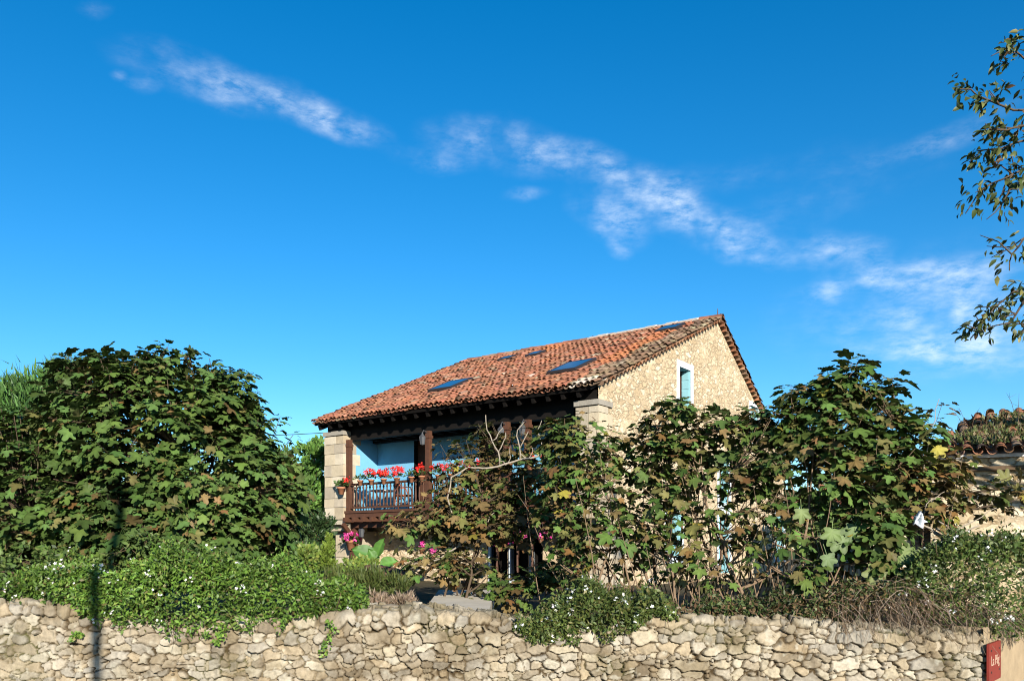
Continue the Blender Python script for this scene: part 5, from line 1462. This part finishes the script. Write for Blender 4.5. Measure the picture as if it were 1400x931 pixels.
# broad tree whose twigs hang into the upper right
def walnut():
    r = np.random.default_rng(91)
    b = np.array([10.0, 8.0, .0])
    t = thing('walnut_tree', 'tree at the right edge whose leafy twigs hang into the blue sky', 'tree', tuple(b))
    mb = MB()
    trunk = [b + np.array([0, 0, -.1]), b + np.array([-.1, .05, 1.5]), b + np.array([-.2, .1, 3.0]), b + np.array([-.1, .2, 5.0]), b + np.array([.2, .2, 7.5])]
    mb.tube(trunk, [.2, .16, .14, .10, .04], 12)
    P, Y, Z, S = [], [], [], []
    def twig(pts, r0):
        pts = [np.array(p) for p in pts]; n_ = len(pts)
        mb.tube(pts, [r0 * (1 - .8 * i / (n_ - 1)) + .0025 for i in range(n_)], 5)
        return pts
    def leafy(pts, dens=8, start=.2):
        L = len(pts) - 1
        for k in range(int(dens * L)):
            f = start * L + r.random() * (L * (1 - start)); i = min(int(f), L - 1); g = f - i
            p = pts[i] * (1 - g) + pts[i + 1] * g
            d = nrm(pts[i + 1] - pts[i])
            side = nrm(np.cross(d, rand_dirs(1, r)[0]))
            q = p + side * r.uniform(.02, .14) + r.normal(0, .02, 3)
            for m in range(int(r.integers(2, 4))):
                y = nrm(side * .7 + d * .5 + r.normal(0, .5, 3) + np.array([0, 0, -.55]))
                P.append(q + r.normal(0, .03, 3)); Y.append(y); Z.append(nrm(r.normal(0, .6, 3) + np.array([0, -.3, .8]))); S.append(r.uniform(.065, .12))
    D0 = 9.0
    chains = [([(1500, 120), (1440, 90), (1400, 82), (1384, 66), (1376, 62)], 12), ([(1500, 160), (1430, 155), (1385, 150), (1350, 135), (1325, 120), (1305, 124)], 15),
              ([(1500, 170), (1440, 190), (1400, 195), (1370, 200), (1345, 205), (1325, 222)], 17), ([(1500, 240), (1440, 232), (1400, 228), (1370, 245), (1340, 262), (1320, 292)], 18),
              ([(1440, 232), (1400, 252), (1380, 262), (1365, 300)], 9), 
              ([(1500, 300), (1440, 318), (1400, 325), (1385, 345), (1380, 370)], 9), ([(1500, 350), (1450, 365), (1415, 395), (1385, 402), (1360, 418), (1342, 440), (1328, 462)], 17),
              ([(1415, 395), (1390, 430), (1375, 445)], 8), ([(1500, 420), (1450, 430), (1410, 440), (1392, 458)], 9), ([(1430, 155), (1400, 175), (1375, 178), (1350, 178)], 10)]
    for ch, dn in chains:
        off = r.uniform(-.4, .4)
        pts = [W(x, y, D0 + off + r.uniform(-.12, .12)) for x, y in ch]
        # smooth
        fine = []
        for i in range(len(pts) - 1): fine += [pts[i] * (1 - g) + pts[i + 1] * g + r.normal(0, .012, 3) for g in (0, .5)]
        fine.append(pts[-1])
        twig(fine, .014); leafy(fine, dn / 5.2, .3)
        # sub twigs
        for k in range(4):
            i = r.integers(len(fine) // 3, len(fine) - 1); e = fine[i] + np.array([r.normal(-.12, .15), r.normal(0, .12), r.normal(-.06, .13)])
            s_ = twig([fine[i], (fine[i] + e) / 2 + r.normal(0, .02, 3), e], .006); leafy(s_, dn * .14, .2)
        root = trunk[3] if ch[0][1] < 200 else trunk[2]
        a = pts[0]
        mb.tube(bez(root, (root + a) / 2 + np.array([0, 0, .4]), a, 8), [.06, .055, .048, .04, .034, .028, .022, .016], 7)
    # rest of the crown, beyond the frame
    for k in range(14):
        d = rand_dirs(1, r)[0]; d[2] = abs(d[2]) * .8; d[0] = abs(d[0]) * .9 + .05
        e = b + np.array([1.2, -.4, 5.0]) + d * np.array([2.2, 2.0, 2.4]) * r.uniform(.6, 1)
        pts = bez(trunk[3], (trunk[3] + e) / 2 + np.array([0, 0, .3]), e, 7); twig(pts, .03); leafy(pts, 6, .4)
    mb.build('trunk', M['bark'], t, True, world=True)
    P_, Y_, Z_, S_ = map(np.array, (P, Y, Z, S)); n_ = len(P_)
    scatter('crown', M['leaf'], WALNUT, P_, Y_, Z_, S_, palette(n_, [(.055, .08, .022), (.08, .10, .028), (.15, .15, .04), (.10, .06, .025), (.035, .05, .018)], (3, 2.4, .9, .4, 2.4), .2, r), t, r)
walnut()

# street lamp behind the viewer whose shadow falls across the wall
lp = np.array([W(133, 900, 9)[0] + math.sin(SUN_AZ) * 12, 9 + math.cos(SUN_AZ) * 12, 0])
lamp = thing('street_lamp', 'grey steel street lamp standing on the road side opposite the wall', 'street lamp', tuple(lp))
mb = MB(); mb.tube([lp, lp + np.array([0, 0, 1.2]), lp + np.array([0, 0, 7.1])], [.075, .068, .060], 14); mb.build('pole', M['pole'], lamp, True, world=True)
mb = MB(); mb.box(lp[0] - .16, lp[0] + .16, lp[1] - .16, lp[1] + .16, 0.006, .03); mb.build('base_plate', M['pole'], lamp, world=True)
mb = MB(); mb.lathe(lp + np.array([0, 0, 7.1]), [(.06, 0), (.17, .06), (.19, .10), (.12, .17), (.02, .2)], 14); mb.build('lamp_head', M['pole'], lamp, True, world=True)
